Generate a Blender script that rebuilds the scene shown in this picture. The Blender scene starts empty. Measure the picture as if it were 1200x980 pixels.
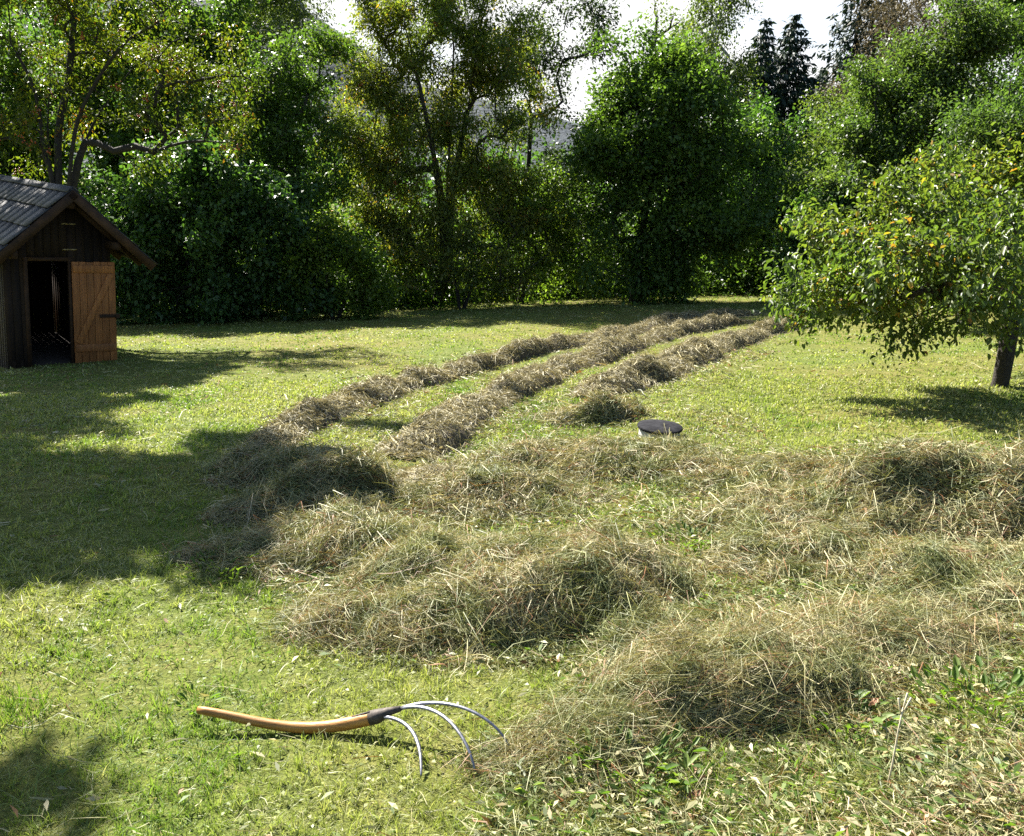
import bpy, math
import numpy as np
from mathutils import Matrix, Vector

scene = bpy.context.scene
COL = scene.collection
RNG = np.random.default_rng(7)
R = math.radians

# ------------------------------------------------------------------ camera model
F, PITCH, ROLL, CAMZ = 1040.0, R(14.6), R(5.0), 1.6
CAM = np.array([0.0, 0.0, CAMZ])
FWD = np.array([0, math.cos(PITCH), -math.sin(PITCH)])
RT0 = np.array([1.0, 0, 0]); UP0 = np.array([0, math.sin(PITCH), math.cos(PITCH)])
RT = RT0 * math.cos(ROLL) + UP0 * math.sin(ROLL)
UPV = UP0 * math.cos(ROLL) - RT0 * math.sin(ROLL)
SUN_EL = R(40)
SUN = np.array([-0.64 * math.cos(SUN_EL), 0.768 * math.cos(SUN_EL), math.sin(SUN_EL)])

def ray(px, py):
    return FWD + RT * ((px - 600) / F) - UPV * ((py - 490) / F)

def at_depth(px, py, d):
    return CAM + ray(px, py) * d

# ------------------------------------------------------------------ noise and terrain
def vnoise(x, y, seed=0):
    x = np.asarray(x, float); y = np.asarray(y, float)
    xi = np.floor(x).astype(np.int64); yi = np.floor(y).astype(np.int64)
    fx = x - xi; fy = y - yi
    fx = fx * fx * (3 - 2 * fx); fy = fy * fy * (3 - 2 * fy)
    def h(a, b):
        n = (a * 374761393 + b * 668265263 + seed * 1442695041) & 0x7fffffff
        n = ((n ^ (n >> 13)) * 1274126177) & 0x7fffffff
        n = ((n ^ (n >> 16)) * 1103515245 + 12345) & 0x7fffffff
        return (n >> 8 & 0xffff) / 65535.0
    a = h(xi, yi); b = h(xi + 1, yi); c = h(xi, yi + 1); d = h(xi + 1, yi + 1)
    return (a * (1 - fx) + b * fx) * (1 - fy) + (c * (1 - fx) + d * fx) * fy

def fbm(x, y, seed=0, o=3):
    s = 0; a = 1; t = 0
    for k in range(o):
        s = s + a * vnoise(x * 2 ** k, y * 2 ** k, seed + 17 * k); t += a; a *= 0.5
    return s / t

def terrain(x, y):
    x = np.asarray(x, float); y = np.asarray(y, float)
    ye = np.where(y < 16, y, 16 + 0.68 * (y - 16)); ye = np.where(y < 36, ye, 29.6 + 30 * np.tanh((y - 36) / 130))
    ye = np.where(ye < -20, -20 + (ye + 20) * 0.2, ye)
    z = -0.086 * ye + 0.11 * 28 * np.tanh(x / 28)
    z = z + 0.0065 * np.clip(x - 7, 0, 40) ** 2 * np.clip((y - 8) / 15, 0, 1)
    near = np.exp(-(x * x + y * y) / 900.0)
    z = z + near * 0.05 * (vnoise(x * 1.3, y * 1.3, 3) - 0.5) + near * 0.22 * (vnoise(x * 0.22 + 9, y * 0.22, 4) - 0.5)
    return z

def ground(px, py):
    r = ray(px, py); t0 = 0.5; t = t0
    for k in range(4000):
        p = CAM + r * t
        if p[2] < terrain(p[0], p[1]): break
        t0 = t; t += 0.05
    for k in range(20):
        m = (t0 + t) / 2; p = CAM + r * m
        if p[2] < terrain(p[0], p[1]): t = m
        else: t0 = m
    return CAM + r * t

# ------------------------------------------------------------------ object helpers
def link(o, parent=None):
    COL.objects.link(o)
    if parent is not None: o.parent = parent
    return o

def mesh_obj(name, V, Q, mats, parent=None, rnd=None, matidx=None, smooth=False, tri=None):
    """V (n,3) world or parent-local coordinates, Q (m,4) quads; optional extra triangles."""
    me = bpy.data.meshes.new(name)
    V = np.asarray(V, np.float32); Q = np.asarray(Q, np.int32).reshape(-1, 4)
    nq = len(Q); nt = 0 if tri is None else len(tri)
    idx = Q.ravel(); start = np.arange(nq) * 4
    if nt:
        tri = np.asarray(tri, np.int32)
        idx = np.concatenate([idx, tri.ravel()]); start = np.concatenate([start, nq * 4 + np.arange(nt) * 3])
    me.vertices.add(len(V)); me.vertices.foreach_set('co', V.ravel())
    me.loops.add(len(idx)); me.loops.foreach_set('vertex_index', idx.astype(np.int32))
    me.polygons.add(nq + nt); me.polygons.foreach_set('loop_start', start.astype(np.int32))
    if matidx is not None: me.polygons.foreach_set('material_index', np.asarray(matidx, np.int32))
    if smooth: me.polygons.foreach_set('use_smooth', np.ones(nq + nt, bool))
    me.update(calc_edges=True)
    if rnd is not None:
        a = me.attributes.new('rnd', 'FLOAT', 'FACE'); a.data.foreach_set('value', np.asarray(rnd, np.float32))
    for m in (mats if isinstance(mats, (list, tuple)) else [mats]): me.materials.append(m)
    return link(bpy.data.objects.new(name, me), parent)

def tag(o, label=None, cat=None, group=None, kind=None):
    if label: o['label'] = label
    if cat: o['category'] = cat
    if group: o['group'] = group
    if kind: o['kind'] = kind
    return o

def empty(name, loc, label, cat, rz=0, group=None):
    o = bpy.data.objects.new(name, None); COL.objects.link(o)
    o.location = tuple(map(float, loc)); o.rotation_euler = (0, 0, rz)
    o.empty_display_size = 0.3
    return tag(o, label, cat, group)

def unit(v):
    return v / (np.linalg.norm(v, axis=-1, keepdims=True) + 1e-9)

class MB:
    """collects boxes, prisms and tubes into one mesh"""
    def __init__(s): s.V = []; s.Q = []; s.T = []; s.n = 0; s.r = []; s.rt = []
    def add(s, V, Q, T=(), r=None):
        V = np.asarray(V, float); r = RNG.random() if r is None else r
        s.V.append(V); 
        for q in Q: s.Q.append([i + s.n for i in q]); s.r.append(r)
        for t in T: s.T.append([i + s.n for i in t]); s.rt.append(r)
        s.n += len(V)
    def hexa(s, a, r=None):   # a: 8 points, bottom ring then top ring
        s.add(a, [(3, 2, 1, 0), (4, 5, 6, 7), (0, 1, 5, 4), (1, 2, 6, 5), (2, 3, 7, 6), (3, 0, 4, 7)], r=r)
    def box(s, x0, x1, y0, y1, z0, z1, r=None, bev=0.0):
        s.hexa([(x0, y0, z0), (x1, y0, z0), (x1, y1, z0), (x0, y1, z0), (x0, y0, z1), (x1, y0, z1), (x1, y1, z1), (x0, y1, z1)], r)
    def beam(s, a, b, w, h, up=(0, 0, 1), r=None):
        a = np.array(a, float); b = np.array(b, float); d = unit(b - a); up = np.array(up, float)
        x = unit(np.cross(d, up)); u = np.cross(x, d)
        c = [(-1, -1), (1, -1), (1, 1), (-1, 1)]
        s.hexa([a + x * w / 2 * i + u * h / 2 * j for i, j in c] + [b + x * w / 2 * i + u * h / 2 * j for i, j in c], r)
    def tube(s, pts, rad, k=10, caps=True, squash=1.0):
        pts = np.asarray(pts, float); n = len(pts); rad = np.broadcast_to(rad, (n,))
        t = unit(np.gradient(pts, axis=0)); ref = np.array([0, 0, 1.0]) if abs(t[0][2]) < 0.9 else np.array([1.0, 0, 0])
        V = []
        for i in range(n):
            x = unit(np.cross(t[i], ref)); u = np.cross(x, t[i])
            for j in range(k):
                a = 2 * math.pi * j / k
                V.append(pts[i] + rad[i] * (x * math.cos(a) + u * math.sin(a) * squash))
        Q = [(i * k + j, i * k + (j + 1) % k, (i + 1) * k + (j + 1) % k, (i + 1) * k + j) for i in range(n - 1) for j in range(k)]
        T = []
        if caps:
            V += [pts[0], pts[-1]]
            T = [(n * k, (j + 1) % k, j) for j in range(k)] + [(n * k + 1, (n - 1) * k + j, (n - 1) * k + (j + 1) % k) for j in range(k)]
        s.add(V, Q, T)
    def build(s, name, mat, parent=None, smooth=False, bevel=0):
        o = mesh_obj(name, np.concatenate(s.V), s.Q, mat, parent, rnd=s.r + s.rt, smooth=smooth, tri=s.T if s.T else None)
        if bevel:
            m = o.modifiers.new('bevel', 'BEVEL'); m.width = bevel; m.segments = 2; m.limit_method = 'ANGLE'
        return o

# ------------------------------------------------------------------ materials
def nodes(name):
    m = bpy.data.materials.new(name); m.use_nodes = True
    nt = m.node_tree; nt.nodes.clear()
    out = nt.nodes.new('ShaderNodeOutputMaterial')
    def N(t, **kw):
        n = nt.nodes.new(t)
        for k, v in kw.items():
            if k in n.inputs: n.inputs[k].default_value = v
            else: setattr(n, k, v)
        return n
    def L(a, b): nt.links.new(a, b)
    return m, N, L, out

def c4(c): return (c[0], c[1], c[2], 1.0)

def ramp(N, L, src, stops, mode='LINEAR'):
    r = N('ShaderNodeValToRGB'); cr = r.color_ramp; cr.interpolation = mode
    cr.elements[0].position = stops[0][0]; cr.elements[0].color = c4(stops[0][1])
    cr.elements[1].position = stops[-1][0]; cr.elements[1].color = c4(stops[-1][1])
    for p, c in stops[1:-1]:
        e = cr.elements.new(p); e.color = c4(c)
    L(src, r.inputs['Fac']); return r.outputs['Color']

def mixc(N, L, fac, a, b, blend='MIX'):
    n = N('ShaderNodeMix', data_type='RGBA', blend_type=blend)
    for s, v in ((0, fac), (6, a), (7, b)):
        if hasattr(v, 'links') or hasattr(v, 'is_linked'): L(v, n.inputs[s])
        else: n.inputs[s].default_value = v if s == 0 else c4(v)
    return n.outputs[2]

def leaf_mat(name, stops, rough=0.45, trans=0.4, spec=0.5, tint=(1.25, 1.35, 0.45), patch=None, pscale=0.5):
    if name.endswith('leaf') or name == 'broadleaf_green':
        stops = [(p, tuple(1.3 * v for v in c)) for p, c in stops]; trans = min(trans + 0.14, 0.56)
    m, N, L, out = nodes(name)
    at = N('ShaderNodeAttribute', attribute_name='rnd')
    col = ramp(N, L, at.outputs['Fac'], stops)
    if patch is not None:
        tc = N('ShaderNodeNewGeometry'); nz = N('ShaderNodeTexNoise', Scale=pscale, Detail=3.0)
        L(tc.outputs['Position'], nz.inputs['Vector'])
        f = ramp(N, L, nz.outputs['Fac'], [(0.42, (0, 0, 0)), (0.62, (1, 1, 1))])
        pc = mixc(N, L, 1.0, col, patch, 'MULTIPLY')
        col = mixc(N, L, f, col, pc)
    p = N('ShaderNodeBsdfPrincipled', Roughness=rough); L(col, p.inputs['Base Color'])
    p.inputs['Specular IOR Level'].default_value = spec
    t = N('ShaderNodeBsdfTranslucent'); L(mixc(N, L, 1.0, col, tint, 'MULTIPLY'), t.inputs['Color'])
    mx = N('ShaderNodeMixShader'); mx.inputs[0].default_value = trans
    L(p.outputs[0], mx.inputs[1]); L(t.outputs[0], mx.inputs[2]); L(mx.outputs[0], out.inputs['Surface'])
    return m

def wood_mat(name, a, b, scale=(30, 30, 2.0), rough=0.75, bump=0.25, attr=0.35, spec=0.3, coords='Object'):
    m, N, L, out = nodes(name)
    tc = N('ShaderNodeTexCoord'); mp = N('ShaderNodeMapping'); mp.inputs['Scale'].default_value = scale
    L(tc.outputs[coords], mp.inputs['Vector'])
    at = N('ShaderNodeAttribute', attribute_name='rnd')
    sh = N('ShaderNodeVectorMath', operation='ADD'); L(mp.outputs[0], sh.inputs[0])
    cb = N('ShaderNodeCombineXYZ'); ml = N('ShaderNodeMath', operation='MULTIPLY'); ml.inputs[1].default_value = 37.0
    L(at.outputs['Fac'], ml.inputs[0]); L(ml.outputs[0], cb.inputs[0]); L(cb.outputs[0], sh.inputs[1])
    nz = N('ShaderNodeTexNoise', Scale=1.0, Detail=6.0, Roughness=0.65); L(sh.outputs[0], nz.inputs['Vector'])
    n2 = N('ShaderNodeTexNoise', Scale=2.2, Detail=3.0); L(tc.outputs[coords], n2.inputs['Vector'])
    col = ramp(N, L, nz.outputs['Fac'], [(0.3, a), (0.7, b)])
    dk = ramp(N, L, at.outputs['Fac'], [(0.0, (1 - attr,) * 3), (1.0, (1.0,) * 3)])
    col = mixc(N, L, 1.0, col, dk, 'MULTIPLY')
    st = ramp(N, L, n2.outputs['Fac'], [(0.35, (0.65, 0.65, 0.65)), (0.65, (1, 1, 1))])
    col = mixc(N, L, 1.0, col, st, 'MULTIPLY')
    p = N('ShaderNodeBsdfPrincipled', Roughness=rough); L(col, p.inputs['Base Color']); p.inputs['Specular IOR Level'].default_value = spec
    bp = N('ShaderNodeBump', Strength=bump, Distance=0.01); L(nz.outputs['Fac'], bp.inputs['Height']); L(bp.outputs[0], p.inputs['Normal'])
    L(p.outputs[0], out.inputs['Surface'])
    return m

def noise_mat(name, a, b, scale=8.0, rough=0.9, bump=0.3, metallic=0.0, detail=6.0, dist=0.02):
    m, N, L, out = nodes(name)
    tc = N('ShaderNodeNewGeometry'); nz = N('ShaderNodeTexNoise', Scale=scale, Detail=detail, Roughness=0.6)
    L(tc.outputs['Position'], nz.inputs['Vector'])
    col = ramp(N, L, nz.outputs['Fac'], [(0.3, a), (0.7, b)])
    p = N('ShaderNodeBsdfPrincipled', Roughness=rough, Metallic=metallic); L(col, p.inputs['Base Color'])
    bp = N('ShaderNodeBump', Strength=bump, Distance=dist); L(nz.outputs['Fac'], bp.inputs['Height']); L(bp.outputs[0], p.inputs['Normal'])
    L(p.outputs[0], out.inputs['Surface'])
    return m

def ground_mat():
    m, N, L, out = nodes('meadow_soil')
    g = N('ShaderNodeNewGeometry')
    n1 = N('ShaderNodeTexNoise', Scale=0.35, Detail=4.0); n2 = N('ShaderNodeTexNoise', Scale=5.0, Detail=6.0, Roughness=0.7)
    n3 = N('ShaderNodeTexNoise', Scale=45.0, Detail=4.0, Roughness=0.7)
    for n in (n1, n2, n3): L(g.outputs['Position'], n.inputs['Vector'])
    a = ramp(N, L, n2.outputs['Fac'], [(0.3, (0.085, 0.10, 0.022)), (0.5, (0.13, 0.14, 0.035)), (0.72, (0.19, 0.17, 0.065))])
    b = ramp(N, L, n1.outputs['Fac'], [(0.35, (0.85, 1.0, 0.8)), (0.65, (1.15, 1.0, 1.0))])
    col = mixc(N, L, 1.0, a, b, 'MULTIPLY')
    c = ramp(N, L, n3.outputs['Fac'], [(0.3, (0.45, 0.45, 0.45)), (0.6, (1.1, 1.1, 1.1))])
    col = mixc(N, L, 1.0, col, c, 'MULTIPLY')
    p = N('ShaderNodeBsdfPrincipled', Roughness=0.95); L(col, p.inputs['Base Color']); p.inputs['Specular IOR Level'].default_value = 0.1
    bp = N('ShaderNodeBump', Strength=0.8, Distance=0.03); L(n3.outputs['Fac'], bp.inputs['Height']); L(bp.outputs[0], p.inputs['Normal'])
    L(p.outputs[0], out.inputs['Surface'])
    return m

def grass_mat():
    m, N, L, out = nodes('mown_grass')
    at = N('ShaderNodeAttribute', attribute_name='rnd'); g = N('ShaderNodeNewGeometry')
    n1 = N('ShaderNodeTexNoise', Scale=0.55, Detail=5.0, Roughness=0.6); L(g.outputs['Position'], n1.inputs['Vector'])
    mp = N('ShaderNodeMapping'); mp.inputs['Rotation'].default_value = (0, 0, R(24)); mp.inputs['Scale'].default_value = (1.5, 0.16, 1)
    L(g.outputs['Position'], mp.inputs['Vector'])
    n2 = N('ShaderNodeTexNoise', Scale=1.0, Detail=2.0); L(mp.outputs[0], n2.inputs['Vector'])
    green = ramp(N, L, at.outputs['Fac'], [(0.0, (0.06, 0.105, 0.014)), (0.4, (0.13, 0.205, 0.034)), (0.7, (0.205, 0.265, 0.065)), (0.86, (0.275, 0.29, 0.11)), (1.0, (0.40, 0.355, 0.20))])
    dry = ramp(N, L, at.outputs['Fac'], [(0.0, (0.13, 0.15, 0.03)), (0.35, (0.215, 0.25, 0.07)), (0.7, (0.335, 0.33, 0.145)), (1.0, (0.47, 0.42, 0.25))])
    ad = N('ShaderNodeMath', operation='ADD'); L(n1.outputs['Fac'], ad.inputs[0])
    ml = N('ShaderNodeMath', operation='MULTIPLY'); L(n2.outputs['Fac'], ml.inputs[0]); ml.inputs[1].default_value = 0.95; L(ml.outputs[0], ad.inputs[1])
    f = ramp(N, L, ad.outputs[0], [(0.82, (0, 0, 0)), (1.12, (1, 1, 1))])
    col = mixc(N, L, f, green, dry)
    p = N('ShaderNodeBsdfPrincipled', Roughness=0.5); L(col, p.inputs['Base Color']); p.inputs['Specular IOR Level'].default_value = 0.35
    t = N('ShaderNodeBsdfTranslucent'); L(mixc(N, L, 1.0, col, (1.22, 1.36, 0.60), 'MULTIPLY'), t.inputs['Color'])
    mx = N('ShaderNodeMixShader'); mx.inputs[0].default_value = 0.42
    L(p.outputs[0], mx.inputs[1]); L(t.outputs[0], mx.inputs[2]); L(mx.outputs[0], out.inputs['Surface'])
    return m

G = lambda *s: list(s)
M = {}
M['ground'] = ground_mat()
M['grass'] = grass_mat()
HAYG = [(0.0, (0.07, 0.09, 0.026)), (0.3, (0.195, 0.195, 0.09)), (0.6, (0.325, 0.295, 0.155)), (0.88, (0.49, 0.43, 0.26)), (1.0, (0.24, 0.11, 0.05))]
HAYB = [(0.0, (0.10, 0.085, 0.048)), (0.4, (0.21, 0.19, 0.10)), (0.75, (0.33, 0.295, 0.165)), (1.0, (0.48, 0.43, 0.26))]
M['hay_green'] = leaf_mat('half_dry_hay', HAYG, 0.55, 0.22, 0.35, (1.15, 1.1, 0.6), patch=(0.68, 0.80, 0.62), pscale=3.0)
M['hay_brown'] = leaf_mat('dry_brown_hay', HAYB, 0.6, 0.2, 0.3, (1.1, 1.0, 0.7))
M['hay_core_green'] = noise_mat('matted_hay_shade_olive', (0.03, 0.03, 0.013), (0.09, 0.085, 0.035), 30, 0.95, 0.8)  # matted core coloured dark so the gaps between stalks look shaded
M['hay_core_brown'] = noise_mat('matted_hay_shade_brown', (0.035, 0.028, 0.018), (0.11, 0.088, 0.05), 30, 0.95, 0.8)  # brown core, likewise with the shade of the gaps in its colour
M['bark_dark'] = noise_mat('dark_bark', (0.010, 0.008, 0.006), (0.036, 0.03, 0.024), 14, 0.95, 0.9)
M['bark_pear'] = noise_mat('pear_bark', (0.014, 0.011, 0.008), (0.05, 0.04, 0.03), 38, 0.95, 1.0, dist=0.03)
M['bark_birch'] = noise_mat('birch_bark', (0.12, 0.11, 0.10), (0.5, 0.48, 0.44), 3, 0.8, 0.3)
M['leaf_rowan_gold'] = leaf_mat('golden_rowan_leaf', [(0, (0.03, 0.05, 0.012)), (0.5, (0.065, 0.088, 0.016)), (0.9, (0.12, 0.12, 0.02)), (1, (0.18, 0.08, 0.02))], 0.5, 0.5, 0.4, (1.3, 1.4, 0.3))
M['leaf_rowan'] = leaf_mat('rowan_leaf', [(0, (0.045, 0.075, 0.02)), (0.5, (0.10, 0.14, 0.032)), (0.9, (0.165, 0.18, 0.045)), (1, (0.24, 0.14, 0.035))], 0.5, 0.45, 0.4, (1.3, 1.35, 0.4), patch=(1.15, 1.0, 0.75), pscale=0.35)
M['leaf_hazel'] = leaf_mat('glossy_hazel_leaf', [(0, (0.028, 0.058, 0.020)), (0.6, (0.06, 0.11, 0.034)), (1, (0.10, 0.16, 0.045))], 0.42, 0.3, 0.4, (1.2, 1.45, 0.4))
M['leaf_lime'] = leaf_mat('bright_shrub_leaf', [(0, (0.045, 0.08, 0.014)), (0.6, (0.09, 0.14, 0.022)), (1, (0.15, 0.19, 0.04))], 0.48, 0.42, 0.35)
M['leaf_green'] = leaf_mat('broadleaf_green', [(0, (0.032, 0.062, 0.016)), (0.6, (0.064, 0.112, 0.025)), (1, (0.10, 0.15, 0.036))], 0.4, 0.38, 0.3)
M['leaf_dark'] = leaf_mat('dark_ash_leaf', [(0, (0.018, 0.03, 0.016)), (0.6, (0.035, 0.055, 0.024)), (1, (0.06, 0.085, 0.03))], 0.45, 0.3, 0.3)
M['leaf_birch'] = leaf_mat('birch_leaf', [(0, (0.04, 0.065, 0.018)), (0.6, (0.075, 0.105, 0.028)), (1, (0.12, 0.14, 0.04))], 0.45, 0.4, 0.3)
M['leaf_willow'] = leaf_mat('slope_tree_leaf', [(0, (0.035, 0.06, 0.02)), (0.6, (0.066, 0.098, 0.030)), (1, (0.10, 0.13, 0.045))], 0.42, 0.4, 0.3, patch=(0.75, 0.9, 0.9), pscale=0.3)
M['leaf_pear'] = leaf_mat('pear_leaf', [(0, (0.035, 0.06, 0.018)), (0.5, (0.062, 0.098, 0.027)), (0.86, (0.11, 0.14, 0.038)), (0.97, (0.20, 0.16, 0.035)), (1, (0.17, 0.10, 0.03))], 0.42, 0.38, 0.4, patch=(1.25, 1.08, 0.85), pscale=1.1)
M['needle'] = leaf_mat('spruce_needle', [(0, (0.008, 0.020, 0.014)), (0.6, (0.018, 0.038, 0.026)), (1, (0.032, 0.055, 0.034))], 0.6, 0.12, 0.3)
M['needle_brown'] = leaf_mat('withered_larch_needle', [(0, (0.06, 0.055, 0.033)), (0.6, (0.115, 0.10, 0.06)), (1, (0.17, 0.14, 0.085))], 0.6, 0.25, 0.3, (1.1, 1.0, 0.7))
M['berry'] = leaf_mat('rowan_berry', [(0, (0.25, 0.045, 0.015)), (1, (0.42, 0.10, 0.02))], 0.35, 0.0, 0.5)
M['weed'] = leaf_mat('weed_leaf', [(0, (0.045, 0.085, 0.014)), (0.6, (0.085, 0.14, 0.025)), (1, (0.15, 0.19, 0.055))], 0.5, 0.35, 0.3)
M['plank_dark'] = wood_mat('weathered_dark_planks', (0.012, 0.0068, 0.004), (0.036, 0.020, 0.011), (26, 26, 1.4), 0.85, 0.4, 0.5)
M['plank_door'] = wood_mat('reddish_door_planks', (0.24, 0.082, 0.022), (0.46, 0.19, 0.055), (40, 40, 1.8), 0.6, 0.3, 0.35)
M['shingle'] = wood_mat('grey_weathered_shingle', (0.035, 0.034, 0.035), (0.115, 0.108, 0.108), (22, 3, 3), 0.7, 0.5, 0.5, 0.4)
M['beam'] = wood_mat('brown_rafter', (0.03, 0.015, 0.007), (0.08, 0.04, 0.018), (8, 8, 8), 0.8, 0.3, 0.3)
M['ash_wood'] = wood_mat('varnished_ash_handle', (0.30, 0.12, 0.022), (0.56, 0.29, 0.075), (7, 60, 60), 0.5, 0.3, 0.1, 0.35)
M['iron'] = noise_mat('dark_forged_iron', (0.035, 0.030, 0.027), (0.11, 0.09, 0.075), 60, 0.7, 0.4, 0.5, dist=0.004)
M['steel'] = noise_mat('worn_bright_steel', (0.13, 0.13, 0.15), (0.34, 0.34, 0.37), 70, 0.42, 0.12, 0.9, dist=0.003)
M['brass'] = noise_mat('dull_brass', (0.22, 0.17, 0.08), (0.38, 0.30, 0.14), 40, 0.55, 0.1, 0.3)
M['lid'] = noise_mat('dark_slate_lid', (0.007, 0.007, 0.009), (0.032, 0.032, 0.036), 18, 0.95, 0.4)
M['lid'].node_tree.nodes['Principled BSDF'].inputs['Specular IOR Level'].default_value = 0.08
M['concrete'] = noise_mat('pale_concrete', (0.32, 0.31, 0.28), (0.5, 0.48, 0.44), 20, 0.9, 0.3)
M['hill'] = noise_mat('haze_blue_wooded_mountain', (0.010, 0.020, 0.030), (0.022, 0.036, 0.048), 0.35, 0.95, 0.6, dist=2.0)  # the blue of distant haze is put into the forest colour
M['dark_inside'] = noise_mat('dark_boards', (0.012, 0.008, 0.006), (0.03, 0.02, 0.013), 9, 0.95, 0.3)
M['redleaf'] = leaf_mat('dry_red_leaf', [(0, (0.12, 0.05, 0.025)), (1, (0.24, 0.13, 0.07))], 0.6, 0.15, 0.3, (1.1, 0.9, 0.6))

# ------------------------------------------------------------------ ground, mountain
def build_ground():
    n = 520
    u = np.linspace(-1, 1, n); k = 6.2
    xs = 620 * np.sinh(u * k) / math.sinh(k)
    v = np.linspace(-0.72, 1, n)
    ys = 900 * np.sinh(v * k) / math.sinh(k) + 3
    X, Y = np.meshgrid(xs, ys); Z = terrain(X, Y)
    i = np.arange(n * n).reshape(n, n)
    Q = np.stack([i[:-1, :-1], i[:-1, 1:], i[1:, 1:], i[1:, :-1]], -1).reshape(-1, 4)
    o = mesh_obj('ground', np.stack([X, Y, Z], -1).reshape(-1, 3), Q, M['ground'], smooth=True)
    tag(o, 'sloping mown meadow ground under the grass', None, None, 'structure')

def build_mountain():
    nx, ny = 220, 60
    px = np.linspace(-1500, 2600, nx)
    crest_px = np.interp(px, [-1500, 0, 250, 330, 395, 470, 620, 760, 960, 1100, 1500, 2600], [60, 0, -25, -12, 36, 92, 135, 160, 175, 150, 90, 60])
    V = np.zeros((ny, nx, 3)); D = 420.0
    for i in range(nx):
        c = at_depth(px[i], crest_px[i], D)
        for j in range(ny):
            t = j / (ny - 1)
            p = np.array([c[0], c[1], 0]) * (0.55 + 0.45 * t)
            zb = -30.0
            V[j, i] = (p[0], p[1], zb + (c[2] - zb) * t ** 1.3)
    V[..., 2] += (fbm(V[..., 0] / 40, V[..., 1] / 40, 5, 4) - 0.5) * 8 * np.linspace(0.3, 1, ny)[:, None]
    back = V[-1:].copy(); back[..., 1] += 120; back[..., 2] = -30
    V = np.concatenate([V, back], 0); ny += 1
    i = np.arange(nx * ny).reshape(ny, nx)
    Q = np.stack([i[:-1, :-1], i[:-1, 1:], i[1:, 1:], i[1:, :-1]], -1).reshape(-1, 4)
    tag(mesh_obj('hills', V.reshape(-1, 3), Q, M['hill'], smooth=True), 'far wooded mountain flank tinted haze blue behind the trees', None, None, 'structure')

# ------------------------------------------------------------------ ribbons (grass blades, hay stalks)
def ribbons(C, W):
    """C (n,k,3) centre lines, W (n,k,3) half-width vectors -> verts, quads"""
    n, k, _ = C.shape
    V = np.stack([C - W, C + W], 2).reshape(n * k * 2, 3)
    b = (np.arange(n) * k * 2)[:, None] + (np.arange(k - 1) * 2)[None, :]
    Q = np.stack([b, b + 1, b + 3, b + 2], -1).reshape(-1, 4)
    return V, Q, k - 1

def wedge_points(n, dmin, dmax, power, half=0.72):
    """ground points around the view, density falling with distance"""
    u = RNG.random(n); e = 2 - power
    d = (dmin ** e + u * (dmax ** e - dmin ** e)) ** (1 / e) if abs(e) > 1e-6 else dmin * (dmax / dmin) ** u
    a = (RNG.random(n) * 2 - 1) * half
    return d * np.sin(a), d * np.cos(a), d

def blades(x, y, d, hmin, hmax, lean, wmul=1.0, k=4):
    n = len(x)
    a = RNG.random(n) * 2 * math.pi
    h = (hmin + (hmax - hmin) * RNG.random(n) ** 1.6)
    ln = lean * (0.25 + RNG.random(n))
    base = np.stack([x, y, terrain(x, y) - 0.006], -1)
    dirv = np.stack([np.cos(a), np.sin(a), np.zeros(n)], -1)
    t = np.linspace(0, 1, k)[None, :, None]
    L = (h * ln)[:, None, None]; H = (h * np.clip(1.1 - 0.35 * ln, 0.25, 1))[:, None, None]
    C = base[:, None, :] + dirv[:, None, :] * L * t ** 1.7 + np.array([0, 0, 1.0]) * H * (t - 0.32 * t ** 3 * np.clip(ln, 0, 1.6)[:, None, None])
    b = RNG.random(n) * 2 * math.pi
    side = np.stack([np.cos(b), np.sin(b), 0.3 * (RNG.random(n) - 0.5)], -1)
    w = np.maximum(0.0011, d * 0.00046) * (0.6 + 0.8 * RNG.random(n)) * wmul
    prof = np.array([0.8, 1.0, 0.75, 0.12])[None, :, None]
    return C, side[:, None, :] * w[:, None, None] * prof

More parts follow.
